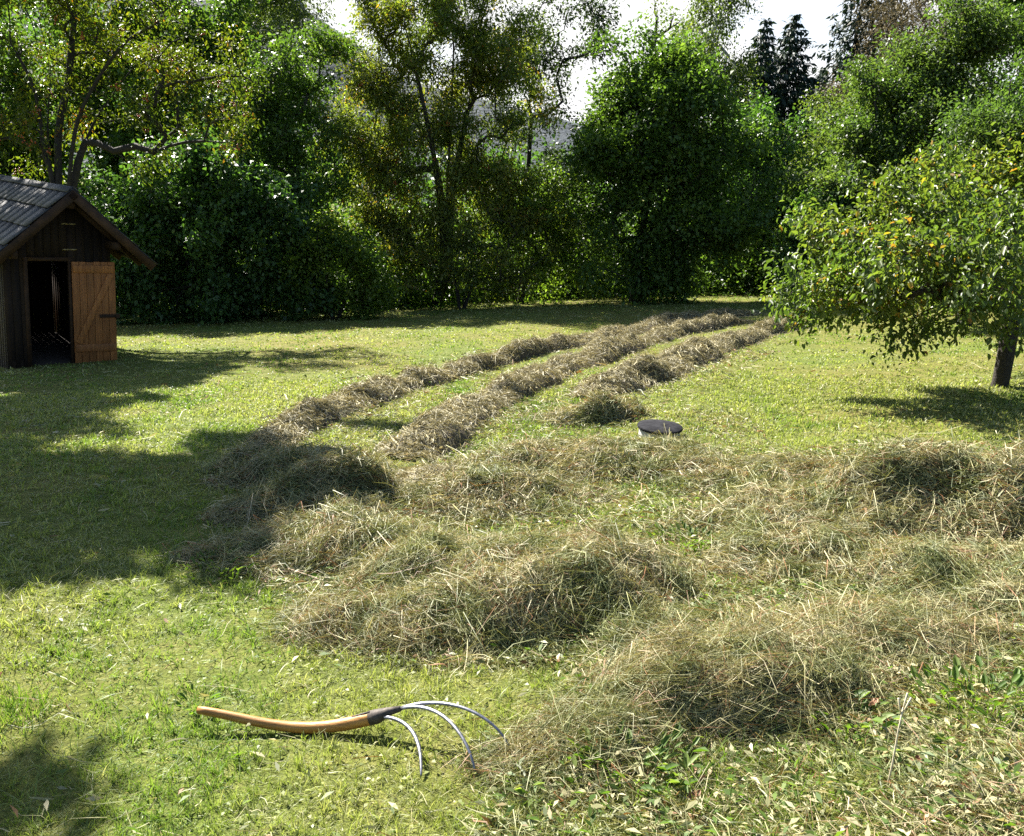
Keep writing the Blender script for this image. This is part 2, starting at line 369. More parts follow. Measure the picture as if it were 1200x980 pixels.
def build_grass():
    parts = []
    for (n, d0, d1, pw, h0, h1, ln, wm, tuft) in ((200000, 0.9, 12, 1.4, 0.010, 0.030, 1.3, 1.2, 0), (420000, 0.9, 13, 1.4, 0.018, 0.058, 1.0, 1.1, 1), (240000, 8, 40, 1.5, 0.02, 0.05, 1.1, 1.4, 1), (5000, 0.9, 6, 1.2, 0.05, 0.10, 1.3, 1.7, 0)):
        x, y, d = wedge_points(n, d0, d1, pw)
        den = fbm(x * 1.8, y * 1.8, 21)
        keep = RNG.random(n) < np.clip(den * 2.2 - 0.25, 0.2, 1)
        x, y, d = x[keep], y[keep], d[keep]
        r = RNG.normal(0.45, 0.20, len(x))
        if tuft:                                                # gather the blades into tufts that share a tone
            q = 15.0 if d1 < 20 else 5.0; ca, sa = 0.82, 0.57; e = 0.1 / q
            nf = lambda a, b: fbm((a * ca - b * sa) * q, (a * sa + b * ca) * q, 42, 2)
            gx = (nf(x + e, y) - nf(x - e, y)) / 0.2; gy = (nf(x, y + e) - nf(x, y - e)) / 0.2
            x = x + gx * 0.30 / q; y = y + gy * 0.30 / q; ht = nf(x, y)
            r = r + 0.5 * (nf(x * 0.6 + 31, y * 0.6) - 0.5)
        C, W = blades(x, y, d, h0, h1, ln, wm)
        if tuft: C[..., 2] = C[..., 2] + (C[..., 2] - C[:, :1, 2]) * np.clip(2.0 * ht[:, None] - 0.9, -0.5, 0.6)
        parts.append((C, W, np.clip(r, 0, 1)))
    C = np.concatenate([p[0] for p in parts]); W = np.concatenate([p[1] for p in parts]); r = np.concatenate([p[2] for p in parts])
    V, Q, k = ribbons(C, W)
    # clover and daisy leaves pressed among the blades
    n = 16000; x, y, d = wedge_points(n, 0.9, 9, 1.3); keep = RNG.random(n) < np.clip(fbm(x * 1.1, y * 1.1, 51) * 3 - 1.1, 0, 1); x, y, d = x[keep], y[keep], d[keep]; n = len(x)
    a = RNG.random(n) * 6.283; P = np.stack([x, y, terrain(x, y) + 0.008 + 0.025 * RNG.random(n)], -1); D3 = np.stack([np.cos(a), np.sin(a), 0.35 * RNG.random(n)], -1); sz = 0.6 + 0.8 * RNG.random(n)
    V2, Q2, k2 = leaf_quads(P, unit(RNG.normal(0, 0.35, (n, 3)) + np.array([0, 0, 1.0])), D3, 0.017 * sz, 0.011 * sz)
    r2 = np.clip(RNG.normal(0.33, 0.2, n), 0, 1)
    o = mesh_obj('grass', np.concatenate([V, V2]), np.concatenate([Q, Q2 + len(V)]), M['grass'], rnd=np.concatenate([np.repeat(r, k), r2]), smooth=True)
    tag(o, 'short mown yellow green grass covering the meadow', None, None, 'stuff')

# ------------------------------------------------------------------ hay
def stalks(P, Nrm, lmin, lmax, w, k=5, lift=0.22, aim=None):
    n = len(P)
    a = RNG.random(n) * 2 * math.pi
    if aim is not None:
        a = np.where(RNG.random(n) < 0.6, aim + RNG.normal(0, 0.55, n), a)
    d = np.stack([np.cos(a), np.sin(a), np.zeros(n)], -1)
    d = unit(d - Nrm * np.sum(d * Nrm, -1, keepdims=True) + Nrm * RNG.normal(0.02, lift, n)[:, None])
    L = lmin + (lmax - lmin) * RNG.random(n) ** 2.4
    fl = RNG.random(n) < 0.16; L[fl] *= 0.4; lg = (RNG.random(n) < 0.015) & ~fl; L[lg] = lmax * (1.0 + 0.6 * RNG.random(lg.sum()))                        # leaf scraps among the stalks
    t = np.linspace(-0.5, 0.5, k)[None, :, None]
    bend = unit(RNG.normal(0, 1, (n, 3)) + Nrm * 0.2) * (RNG.normal(0.0, 0.30, n) * L)[:, None]
    bend2 = unit(RNG.normal(0, 1, (n, 3))) * (RNG.normal(0.0, 0.16, n) * L)[:, None]
    C = P[:, None, :] + d[:, None, :] * L[:, None, None] * t + bend[:, None, :] * (0.25 - t * t) * 1.6 + bend2[:, None, :] * np.sin(t * 7.0)
    side = unit(np.cross(d, unit(RNG.normal(0, 1, (n, 3)))))
    ww = (w if np.ndim(w) else np.full(n, w)) * (0.45 + 0.9 * RNG.random(n) ** 1.5)
    ww[fl] *= 2.8; ww[lg] *= 1.05
    prof = np.ones(k); prof[0] = 0.6; prof[-1] = 0.25
    return C, side[:, None, :] * ww[:, None, None] * prof[None, :, None]

def hay_relief(x, y, seed):
    wx = x + 0.22 * (vnoise(x * 2.3, y * 2.3, seed + 1) - 0.5); wy = y + 0.22 * (vnoise(x * 2.3 + 40, y * 2.3, seed + 2) - 0.5)
    a = fbm(wx * 2.1, wy * 2.1, seed, 3)
    st = np.clip((vnoise(wx * 1.6 + 3, wy * 1.6, seed + 9) - 0.30) / 0.30, 0, 1); st = st * st * (3 - 2 * st)
    b = 1 - abs(2 * vnoise(wx * 5.5, wy * 5.5, seed + 5) - 1)
    return np.clip((0.42 + 0.58 * st) * (0.35 + 1.0 * a) + 0.28 * (b - 0.5), 0.06, 1.9)

def swath(x, y, seed):
    return 5.5 * vnoise(x * 1.5, y * 1.5, seed + 60) + 2.5 * vnoise(x * 4.0, y * 4.0, seed + 61)

def normal_from(hf, x, y, e=0.04):
    dx = (hf(x + e, y) - hf(x - e, y)) / (2 * e); dy = (hf(x, y + e) - hf(x, y - e)) / (2 * e)
    return unit(np.stack([-dx, -dy, np.ones_like(dx)], -1))

def hay_body(name, label, grid_uv, xy_of, hfun, nstalk, sample, style, lmin, lmax, w, group, cat='hay', aim=None, k=5):
    """core mesh + stalks, joined as one mesh (the stalks are the surface of the pile)"""
    U, Vv = grid_uv
    X, Y = xy_of(U, Vv); H = hfun(X, Y)
    T = terrain(X, Y)
    Z = T - 0.03 + np.maximum(H * 0.9 - 0.012, 0)
    ny, nx = X.shape
    i = np.arange(nx * ny).reshape(ny, nx)
    Qc = np.stack([i[:-1, :-1], i[:-1, 1:], i[1:, 1:], i[1:, :-1]], -1).reshape(-1, 4)
    Vc = np.stack([X, Y, Z], -1).reshape(-1, 3)
    x, y = sample(nstalk)
    top = lambda a, b: terrain(a, b) + hfun(a, b)
    nrm = normal_from(top, x, y)
    h = hfun(x, y)
    z = terrain(x, y) + h * (0.86 + 0.16 * RNG.random(len(x))) + 0.012
    P = np.stack([x, y, z], -1)
    C, W = stalks(P, nrm, lmin, lmax, w, k=k, aim=swath(x, y, aim or 3))
    zmin = terrain(C[..., 0], C[..., 1]) + 0.004
    C[..., 2] = np.maximum(C[..., 2], zmin)
    Vs, Qs, kk = ribbons(C, W)
    V = np.concatenate([Vc, Vs]); Q = np.concatenate([Qc, Qs + len(Vc)])
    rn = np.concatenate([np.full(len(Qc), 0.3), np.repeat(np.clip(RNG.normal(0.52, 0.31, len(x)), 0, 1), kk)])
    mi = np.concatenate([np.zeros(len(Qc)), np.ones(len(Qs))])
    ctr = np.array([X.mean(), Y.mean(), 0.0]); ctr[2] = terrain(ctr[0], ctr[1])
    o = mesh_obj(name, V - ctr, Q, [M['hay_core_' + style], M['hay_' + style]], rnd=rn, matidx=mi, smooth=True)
    o.location = ctr
    return tag(o, label, cat, group)

def windrow(pts_px, width, height, label, nstalk, seed):
    P = np.array([ground(*p) for p in pts_px])
    s = np.concatenate([[0], np.cumsum(np.linalg.norm(np.diff(P[:, :2], axis=0), axis=1))]); Ltot = s[-1]
    ss = np.linspace(0, Ltot, 240)
    cx = np.interp(ss, s, P[:, 0]); cy = np.interp(ss, s, P[:, 1])
    ker = np.ones(25) / 25
    cx = np.convolve(np.pad(cx, 12, 'edge'), ker, 'valid'); cy = np.convolve(np.pad(cy, 12, 'edge'), ker, 'valid')
    cx += 0.10 * (vnoise(ss * 1.1, ss * 0 + 3, seed) - 0.5) * 2
    tx = np.gradient(cx); ty = np.gradient(cy); tl = np.hypot(tx, ty); nxv = ty / tl; nyv = -tx / tl
    wid = width * (0.75 + 0.5 * vnoise(ss * 0.9, ss * 0 + 8, seed + 1))
    def xy(U, T):
        f = np.clip(U, 0, 1) * 239; i0 = np.minimum(f.astype(int), 238); fr = f - i0
        lerp = lambda a: a[i0] * (1 - fr) + a[i0 + 1] * fr
        w = lerp(wid); return lerp(cx) + lerp(nxv) * T * w, lerp(cy) + lerp(nyv) * T * w
    pts = np.stack([cx, cy], -1)
    def hf(x, y):
        sh = np.shape(x); q = np.stack([np.ravel(x), np.ravel(y)], -1)
        best = np.full(len(q), 1e9); bi = np.zeros(len(q), int)
        for j in range(0, 240, 2):
            d = (q[:, 0] - pts[j, 0]) ** 2 + (q[:, 1] - pts[j, 1]) ** 2
            m = d < best; best[m] = d[m]; bi[m] = j
        t = np.sqrt(best) / wid[bi]
        end = np.clip(np.minimum(bi, 239 - bi) / 12.0, 0.25, 1)
        lump = 0.66 + 0.45 * vnoise(ss[bi] * 1.7, ss[bi] * 0 + 1, seed + 2)
        h = height * np.clip(1 - t * t, 0, 1) ** 0.75 * end * (0.18 + 0.84 * hay_relief(q[:, 0], q[:, 1], seed)) * lump
        return h.reshape(sh)
    U, T = np.meshgrid(np.linspace(0, 1, 420), np.linspace(-1.1, 1.1, 26))
    def sample(n):
        u = RNG.random(n); t = np.where(RNG.random(n) < 0.14, RNG.normal(0, 1.0, n), np.clip(RNG.normal(0, 0.5, n), -1.15, 1.15))
        return xy(u, t)
    far = np.mean(np.hypot(cx, cy))
    return hay_body('hay_windrow', label, (U, T), xy, hf, nstalk, sample, 'brown', 0.07, 0.30, 0.0010 + far * 0.00016, 'raked hay windrows across the meadow', 'hay row', k=4)

def pile(px, py, rx, ry, rot, height, label, nstalk, seed, style='green', lmin=0.07, lmax=0.34):
    c = ground(px, py); cr, sr = math.cos(rot), math.sin(rot); rx *= 1.32; ry *= 1.32; nstalk = int(nstalk * 1.8)
    edge = lambda a: 0.62 + 0.55 * vnoise(np.cos(a) * 1.5 + 5, np.sin(a) * 1.5 + 5, seed + 3) + 0.30 * vnoise(np.cos(a) * 4 + 9, np.sin(a) * 4 + 9, seed + 4)
    def xy(U, T):   # unit disc -> ellipse
        rr = U; a = T
        rr = rr * edge(a)
        lx = rr * np.cos(a) * rx; ly = rr * np.sin(a) * ry
        return c[0] + lx * cr - ly * sr, c[1] + lx * sr + ly * cr
    def hf(x, y):
        dx = x - c[0]; dy = y - c[1]
        lx = (dx * cr + dy * sr) / rx; ly = (-dx * sr + dy * cr) / ry
        a = np.arctan2(ly, lx); rr = np.hypot(lx, ly) / edge(a)
        return height * np.clip(1 - rr * rr, 0, 1) ** 0.85 * hay_relief(x, y, seed) * 1.12
    n = 90
    U, T = np.meshgrid(np.linspace(0, 1.05, n), np.linspace(0, 2 * math.pi, n * 2))
    def sample(m):
        return xy(np.sqrt(RNG.random(m)) * 1.12, RNG.random(m) * 2 * math.pi)
    d = math.hypot(c[0], c[1])
    return hay_body('hay_pile', label, (U, T), xy, hf, nstalk, sample, style, lmin, lmax, max(0.0012, d * 0.00034), 'loose hay piles on the meadow', 'hay pile')

def inside(px, py, poly):
    c = np.zeros(len(px), bool); n = len(poly)
    for i in range(n):
        x0, y0 = poly[i]; x1, y1 = poly[(i + 1) % n]
        m = ((y0 > py) != (y1 > py)); xx = (x1 - x0) * (py - y0) / (y1 - y0 + 1e-9) + x0
        c ^= m & (px < xx)
    return c

def project(x, y, z):
    q = np.stack([x, y, z], -1) - CAM
    d = q @ FWD
    return 600 + F * (q @ RT) / d, 490 - F * (q @ UPV) / d

def loose_hay():
    n = 520000
    x, y, d = wedge_points(n, 1.0, 17, 1.55)
    px, py = project(x, y, terrain(x, y))
    dens = np.full(n, 0.012)
    dens[inside(px, py, [(670, 800), (700, 640), (860, 560), (1000, 520), (1500, 520), (1500, 1200), (760, 1200), (700, 900)])] = 0.62
    dens[inside(px, py, [(600, 900), (1000, 860), (1060, 1000), (1000, 1200), (450, 1200)])] = 0.22
    dens[inside(px, py, [(300, 690), (300, 600), (430, 520), (640, 470), (860, 480), (960, 560), (860, 660), (740, 780), (480, 790)])] = 0.22
    dens[inside(px, py, [(280, 520), (420, 440), (620, 400), (600, 440), (440, 540)])] = 0.10
    dens[inside(px, py, [(640, 500), (900, 370), (930, 400), (760, 500)])] = 0.10
    dens[inside(px, py, [(760, 600), (900, 600), (860, 690), (740, 690)])] = 0.22
    keep = RNG.random(n) < dens * np.clip(0.25 + 1.5 * fbm(x * 1.7, y * 1.7, 31), 0.1, 1.4)
    x, y, d = x[keep], y[keep], d[keep]; m = len(x)
    bump = 0.02 + 0.07 * np.clip(fbm(x * 2.2, y * 2.2, 33) - 0.42, 0, 1) * 2
    z = terrain(x, y) + bump * RNG.random(m) + 0.008
    nrm = np.tile(np.array([0, 0, 1.0]), (m, 1))
    C, W = stalks(np.stack([x, y, z], -1), nrm, 0.04, 0.26, np.maximum(0.0013, d * 0.00042), k=5, lift=0.16)
    C[..., 2] = np.maximum(C[..., 2], terrain(C[..., 0], C[..., 1]) + 0.004)
    V, Q, k = ribbons(C, W)
    j = RNG.choice(m, 26000); a = RNG.random(26000) * 6.283; sz = 0.4 + 0.9 * RNG.random(26000)
    Pl = np.stack([x[j], y[j], z[j] + 0.01], -1); Pl += RNG.normal(0, 0.03, Pl.shape) * np.array([1, 1, 0.2]); Pl[:, 2] = np.maximum(Pl[:, 2], terrain(Pl[:, 0], Pl[:, 1]) + 0.01)
    V2, Q2, k2 = leaf_quads(Pl, unit(RNG.normal(0, 0.5, (26000, 3)) + np.array([0, 0, 1.0])), np.stack([np.cos(a), np.sin(a), RNG.normal(0, 0.3, 26000)], -1), 0.045 * sz, 0.014 * sz)
    r1 = np.repeat(np.clip(RNG.normal(0.54, 0.31, m), 0, 1), k); gr = RNG.random(26000) < 0.45
    o = mesh_obj('hay_litter', np.concatenate([V, V2]), np.concatenate([Q, Q2 + len(V)]), [M['hay_green'], M['weed']], rnd=np.concatenate([r1, RNG.random(26000)]), matidx=np.concatenate([np.zeros(len(Q)), gr.astype(int)]), smooth=True)
    tag(o, 'thin litter of loose hay stalks strewn over the grass', None, None, 'stuff')

# ------------------------------------------------------------------ foliage
def leaf_quads(P, Nv, D, L, Wd, fold=0.25, fine=False):
    """P base points, Nv face normals, D pointing direction, L length, Wd width"""
    D = unit(D); S = unit(np.cross(D, Nv)); Nn = np.cross(S, D)
    L = L[:, None]; Wd = Wd[:, None]; n = len(P)
    if not fine:
        V = np.stack([P, P + D * L * 0.45 + S * Wd / 2 + Nn * Wd * fold, P + D * L - Nn * L * 0.08, P + D * L * 0.45 - S * Wd / 2 + Nn * Wd * fold], 1)
        return V.reshape(-1, 3), np.arange(n * 4).reshape(n, 4), 1
    V = np.stack([P, P + D * L * 0.3 + S * Wd * 0.46 + Nn * Wd * fold, P + D * L * 0.7 + S * Wd * 0.36 + Nn * Wd * fold * 0.7,
                  P + D * L - Nn * L * 0.16, P + D * L * 0.7 - S * Wd * 0.36 + Nn * Wd * fold * 0.7, P + D * L * 0.3 - S * Wd * 0.46 + Nn * Wd * fold], 1)
    b = np.arange(n)[:, None] * 6
    Q = np.concatenate([b + np.array([[0, 1, 2, 3]]), b + np.array([[0, 3, 4, 5]])], 1).reshape(-1, 4)
    return V.reshape(-1, 3), Q, 2

def grow(base, stems, clusters, r_base, wiggle, sag, zfork=0.0):
    """connect every cluster to the growing skeleton; returns positions, parents, radii"""
    pos = []; par = []
    for st in stems:
        prev = -1
        for p in st: pos.append(np.array(p)); par.append(prev); prev = len(pos) - 1
    order = np.argsort([np.linalg.norm(c - base) for c in clusters]); ends = []
    for ci in order:
        c = clusters[ci]; A = np.array(pos)
        d = np.linalg.norm(A - c, axis=1)
        cost = d + 1.3 * np.maximum(0, A[:, 2] - (c[2] - 0.25 * d)) + 2.0 * (A[:, 2] < base[2] + zfork)
        j = int(np.argmin(cost)); a = A[j]; L = d[j]; k = max(2, min(5, int(L / 0.5) + 1)); prev = j
        off = RNG.normal(0, wiggle * L, 3)
        for t in range(1, k + 1):
            f = t / k; p = a + (c - a) * f + off * math.sin(math.pi * f) + np.array([0, 0, sag * L * math.sin(math.pi * f)])
            pos.append(p); par.append(prev); prev = len(pos) - 1
        ends.append(prev)
    n = len(pos); cnt = np.zeros(n)
    for e in ends: cnt[e] += 1
    for i in range(n - 1, -1, -1):
        if par[i] >= 0: cnt[par[i]] += cnt[i]
    cnt = np.maximum(cnt, 0.5)
    roots = max(cnt[i] for i in range(n) if par[i] < 0)
    return np.array(pos), np.array(par), r_base * (cnt / max(roots, 1)) ** 0.5

def skeleton_mesh(pos, par, rad, k, rmin, flare=1.35):
    V = []; Q = []; ring = {}
    rad = np.maximum(rad, rmin)
    kids = {}
    for i, p in enumerate(par): kids.setdefault(int(p), []).append(i)
    def mk(p, d, r):
        ref = np.array([0.3, 0.9, 0.1]); x = unit(np.cross(d, ref)); u = np.cross(x, d); b = len(V)
        for j in range(k):
            a = 2 * math.pi * j / k; V.append(p + r * (x * math.cos(a) + u * math.sin(a)))
        return b
    main = {p: max(c, key=lambda i: rad[i]) for p, c in kids.items() if p >= 0}
    for i in range(len(pos)):
        p = int(par[i])
        if p < 0:
            c = kids.get(i, [None])[0]
            d = unit(pos[c] - pos[i]) if c is not None else np.array([0, 0, 1.0])
            ring[i] = mk(pos[i], d, rad[i] * flare); continue
        d = unit(pos[i] - pos[p])
        a = ring[p] if main[p] == i else mk(pos[p], d, rad[i])
        dn = d
        if i in main: dn = unit(d + unit(pos[main[i]] - pos[i]))
        ring[i] = mk(pos[i], dn, rad[i])
        for j in range(k): Q.append((a + j, a + (j + 1) % k, ring[i] + (j + 1) % k, ring[i] + j))
    return np.array(V), np.array(Q)

def shadow_at(px, py, h):
    """the point at height h above the lawn whose shadow falls on the lawn there"""
    g = ground(px, py); return g + SUN / SUN[2] * h

def sample_blobs(blobs, D, cr, dens, ybias=0.9, back=0.0):
    """blobs in photo pixels at depth D -> cluster centres (world)"""
    out = []
    for b in blobs:
        if len(b) == 2:                                          # (world centre, radius)
            c, Rr = b; n = max(3, int(dens * (Rr ** 3) ** (1 / 1.35) / cr ** 2.0)); v = unit(RNG.normal(0, 1, (n, 3))) * (RNG.random(n) ** (1 / 2.1))[:, None]
            out.append(c + v * Rr * np.array([1, 1, 0.75])); continue
        cx, cy, rx, ry = b[:4]; off = b[4] if len(b) > 4 else 0.0
        d = D + off; c = at_depth(cx, cy, d); Rx = rx / F * d; Rz = ry / F * d; Ry = min(Rx, max(Rz * 0.9, 0.8)) * ybias
        n = max(3, int(dens * (Rx * Rz * Ry) ** (1 / 1.35) / cr ** 2.0))
        v = unit(RNG.normal(0, 1, (n, 3))) * (RNG.random(n) ** (1 / 2.1))[:, None]
        v = v * (1 + RNG.normal(0, 0.16, (n, 1)))
        out.append(c + v[:, :1] * RT0 * Rx + v[:, 1:2] * np.array([0, 1.0, 0]) * Ry + v[:, 2:] * np.array([0, 0, 1.0]) * Rz)
        m = n // 4                                               # shoots that stand out of the outline
        v = unit(RNG.normal(0, 1, (m, 3)) + np.array([0, 0, 0.5])) * (1.0 + 0.32 * RNG.random(m))[:, None]
        out.append(c + v[:, :1] * RT0 * Rx + v[:, 1:2] * np.array([0, 1.0, 0]) * Ry + v[:, 2:] * np.array([0, 0, 1.0]) * Rz)
    return np.concatenate(out)

def tree(name, label, cat, bx, D, blobs, leaf, bark, cr=0.55, dens=3.0, nleaf=320, ll=0.12, lw=0.07, r=0.14, stems=1, stem_h=0.35,
         spread=0.25, droop=0.3, weep=0.0, fine=False, group=None, lean=0.0, wiggle=0.10, sag=0.08, rmin=0.012, tubek=6, twigs=5, berries=0, base=None, crown_part='crown', fold=0.25, pan=0.7, splay=0.5, paths=None, zf=0.4):
    if base is None:
        q = at_depth(bx, np.mean([b[1] for b in blobs]), D); base = np.array([q[0], q[1], 0.0]); base[2] = float(terrain(base[0], base[1]))
    base = np.array(base, float)
    if D > 18:                                                   # finer leaves along the tree line
        ll, lw, nleaf, spread = ll * 0.76, lw * 0.76, int(nleaf * 1.0), max(spread, 0.42)
        dens *= 0.92
    cl = sample_blobs(blobs, D, cr, dens)
    cl = cl[cl[:, 2] > terrain(cl[:, 0], cl[:, 1]) + cr * 0.45]
    top = cl[:, 2].max(); H = top - base[2]; ctr = cl.mean(0)
    st = []
    for s in range(stems):
        ang = 2 * math.pi * s / max(stems, 1) + RNG.random(); k = 6
        tgt = np.array([ctr[0], ctr[1], base[2] + H * stem_h * (0.85 + 0.3 * RNG.random())])
        tgt[:2] = base[:2] + (ctr[:2] - base[:2]) * lean
        if stems > 1: tgt[:2] += np.array([math.cos(ang), math.sin(ang)]) * H * 0.10 * splay * 2
        b0 = base + (np.array([math.cos(ang), math.sin(ang), 0]) * r * 1.1 if stems > 1 else 0) - np.array([0, 0, 0.12])
        off = RNG.normal(0, 0.03 * H * stem_h, 3); off[2] = 0
        st.append([b0 + (tgt - b0) * f + off * math.sin(f * 3.1) for f in np.linspace(0, 1, k)])
    if paths:                                                    # stems that follow the real ones: (pixel x, pixel y, depth offset)
        st = []
        for pa in paths:
            pts = [base - np.array([0, 0, 0.12])] + [at_depth(a, b, D + c) for a, b, c in pa]; pts = np.array(pts)
            f = np.linspace(0, len(pts) - 1, len(pts) * 3 - 2); q = np.stack([np.interp(f, np.arange(len(pts)), pts[:, i]) for i in range(3)], -1)
            q[1:-1] = q[1:-1] * 0.5 + 0.25 * (q[:-2] + q[2:]); st.append(list(q))
    pos, par, rad = grow(base, st, list(cl), r, wiggle, sag, H * stem_h * 0.62 if not paths else H * zf)
    # twigs and leaves
    n = len(cl); m = n * twigs
    tc = np.repeat(cl, twigs, 0)
    td = unit(RNG.normal(0, 1, (m, 3)) * np.array([1, 1, pan]) + unit(tc - (ctr - np.array([0, 0, 0.25 * H]))) * 0.7 - np.array([0, 0, weep * 2.2]))
    tl = cr * (0.6 + 0.8 * RNG.random(m)) * (1 + weep)
    tb = tc + td * tl[:, None] - np.array([0, 0, 1.0]) * (tl * 0.25 * droop)[:, None]
    rt = empty(name, base, label, cat, group=group)
    V1, Q1 = skeleton_mesh(pos, par, rad, tubek, rmin)
    Ct = np.stack([tc, tc * 0.5 + tb * 0.5 + np.array([0, 0, 0.05 * cr]), tb], 1)
    wv = unit(np.cross(td, np.array([0.2, 0.5, 0.8]))) * rmin * 0.6
    Vt, Qt, _ = ribbons(Ct, np.stack([wv, wv * 0.8, wv * 0.4], 1))
    Q1 = np.concatenate([Q1, Qt + len(V1)]); V1 = np.concatenate([V1, Vt])
    mesh_obj('trunk', V1 - base, Q1, M[bark], rt, smooth=True)
    per = max(2, int(nleaf / twigs)); q = m * per
    u = RNG.random(q) ** 0.8
    TI = np.repeat(np.arange(m), per)
    P = tc[TI] + (tb - tc)[TI] * u[:, None] + RNG.normal(0, 1, (q, 3)) * (spread * cr) * (1.15 - 0.5 * u)[:, None]
    D3 = unit(td[TI] * 0.8 + RNG.normal(0, 0.7, (q, 3)) - np.array([0, 0, droop * 1.6]))
    Nv = unit(RNG.normal(0, 0.55, (q, 3)) + np.array([0, 0, 1.0]) + 0.25 * SUN)
    sz = 0.5 + 1.0 * RNG.random(q) ** 1.4
    P[:, 2] = np.maximum(P[:, 2], terrain(P[:, 0], P[:, 1]) + 0.08)
    V2, Q2, kf = leaf_quads(P, Nv, D3, ll * sz, lw * sz, fold, fine)
    cv = np.repeat(RNG.normal(0, 0.13, n), twigs)[TI]
    rr = np.clip(RNG.normal(0.48, 0.2, q) + cv, 0, 1)
    mesh_obj(crown_part, V2 - base, Q2, M[leaf], rt, rnd=np.repeat(rr, kf))
    if berries:
        bi = RNG.choice(m, berries); bc = tb[bi] - np.array([0, 0, 0.05])
        k = 9; c = np.repeat(bc, k, 0) + RNG.normal(0, 0.05, (berries * k, 3)); rd = 0.022
        o6 = np.array([(1, 0, 0), (0, 1, 0), (-1, 0, 0), (0, -1, 0), (0, 0, 1), (0, 0, -1)]) * rd
        Vb = (c[:, None, :] + o6[None]).reshape(-1, 3); f = np.array([(0, 1, 4), (1, 2, 4), (2, 3, 4), (3, 0, 4), (1, 0, 5), (2, 1, 5), (3, 2, 5), (0, 3, 5)])
        T = (np.arange(len(c))[:, None, None] * 6 + f[None]).reshape(-1, 3)
        o = mesh_obj('berries', Vb - base, np.zeros((0, 4), int), M['berry'], rt, rnd=RNG.random(len(T)), tri=T); o['kind'] = 'stuff'
    return rt

def spruce(name, label, px, D, top_py, halfw_px, leaf='needle', base_py=None, group=None, sparse=1.0, cat='tree', levels=34):
    t = at_depth(px, top_py, D); base = np.array([t[0], t[1], float(terrain(t[0], t[1]))]); H = t[2] - base[2]
    Rw = halfw_px / F * D
    rt = empty(name, base, label, cat, group=group)
    mb = MB(); mb.tube([(0, 0, -0.2), (0.03, 0, H * 0.5), (0, 0, H)], [0.028 * H ** 0.8 + 0.05, 0.018 * H ** 0.8, 0.01], 7)
    mb.build('trunk', M['bark_dark'], rt, smooth=True)
    Ps = []; Ds = []; Ls = []
    for lv in range(levels):
        f = 0.10 + 0.9 * (lv / (levels - 1)); z = H * f; reach = Rw * (1 - f) ** 0.85 * (0.75 + 0.5 * RNG.random()) + 0.08
        nb = max(4, int(11 * sparse))
        for b in range(nb):
            a = 2 * math.pi * (b + RNG.random() * 0.8) / nb; rc = reach * (0.6 + 0.55 * RNG.random())
            m = max(4, int(rc * 26 * sparse)); s = RNG.random(m) ** 0.7
            dz = -0.32 * rc * s + 0.16 * rc * s ** 2.5
            c = np.stack([np.cos(a) * rc * s, np.sin(a) * rc * s, z + dz], -1) + RNG.normal(0, 0.06 + 0.10 * rc * 0.3, (m, 3)) * np.array([1, 1, 0.4])
            out = np.tile(np.array([math.cos(a), math.sin(a), -0.25]), (m, 1))
            Ps.append(c); Ds.append(unit(out * 0.7 + RNG.normal(0, 0.5, (m, 3)) + np.array([0, 0, -0.55]))); Ls.append(0.22 + 0.30 * RNG.random(m))
    P = np.concatenate(Ps); Dv = np.concatenate(Ds); L = np.concatenate(Ls) * (D / 60) ** 0.5
    V, Q, k = leaf_quads(P, unit(RNG.normal(0, 0.6, (len(P), 3)) + np.array([0, 0, 1.0])), Dv, L, L * 0.33, 0.1)
    mesh_obj('crown', V, Q, M[leaf], rt, rnd=np.clip(RNG.normal(0.5, 0.25, len(P)), 0, 1))
    return rt


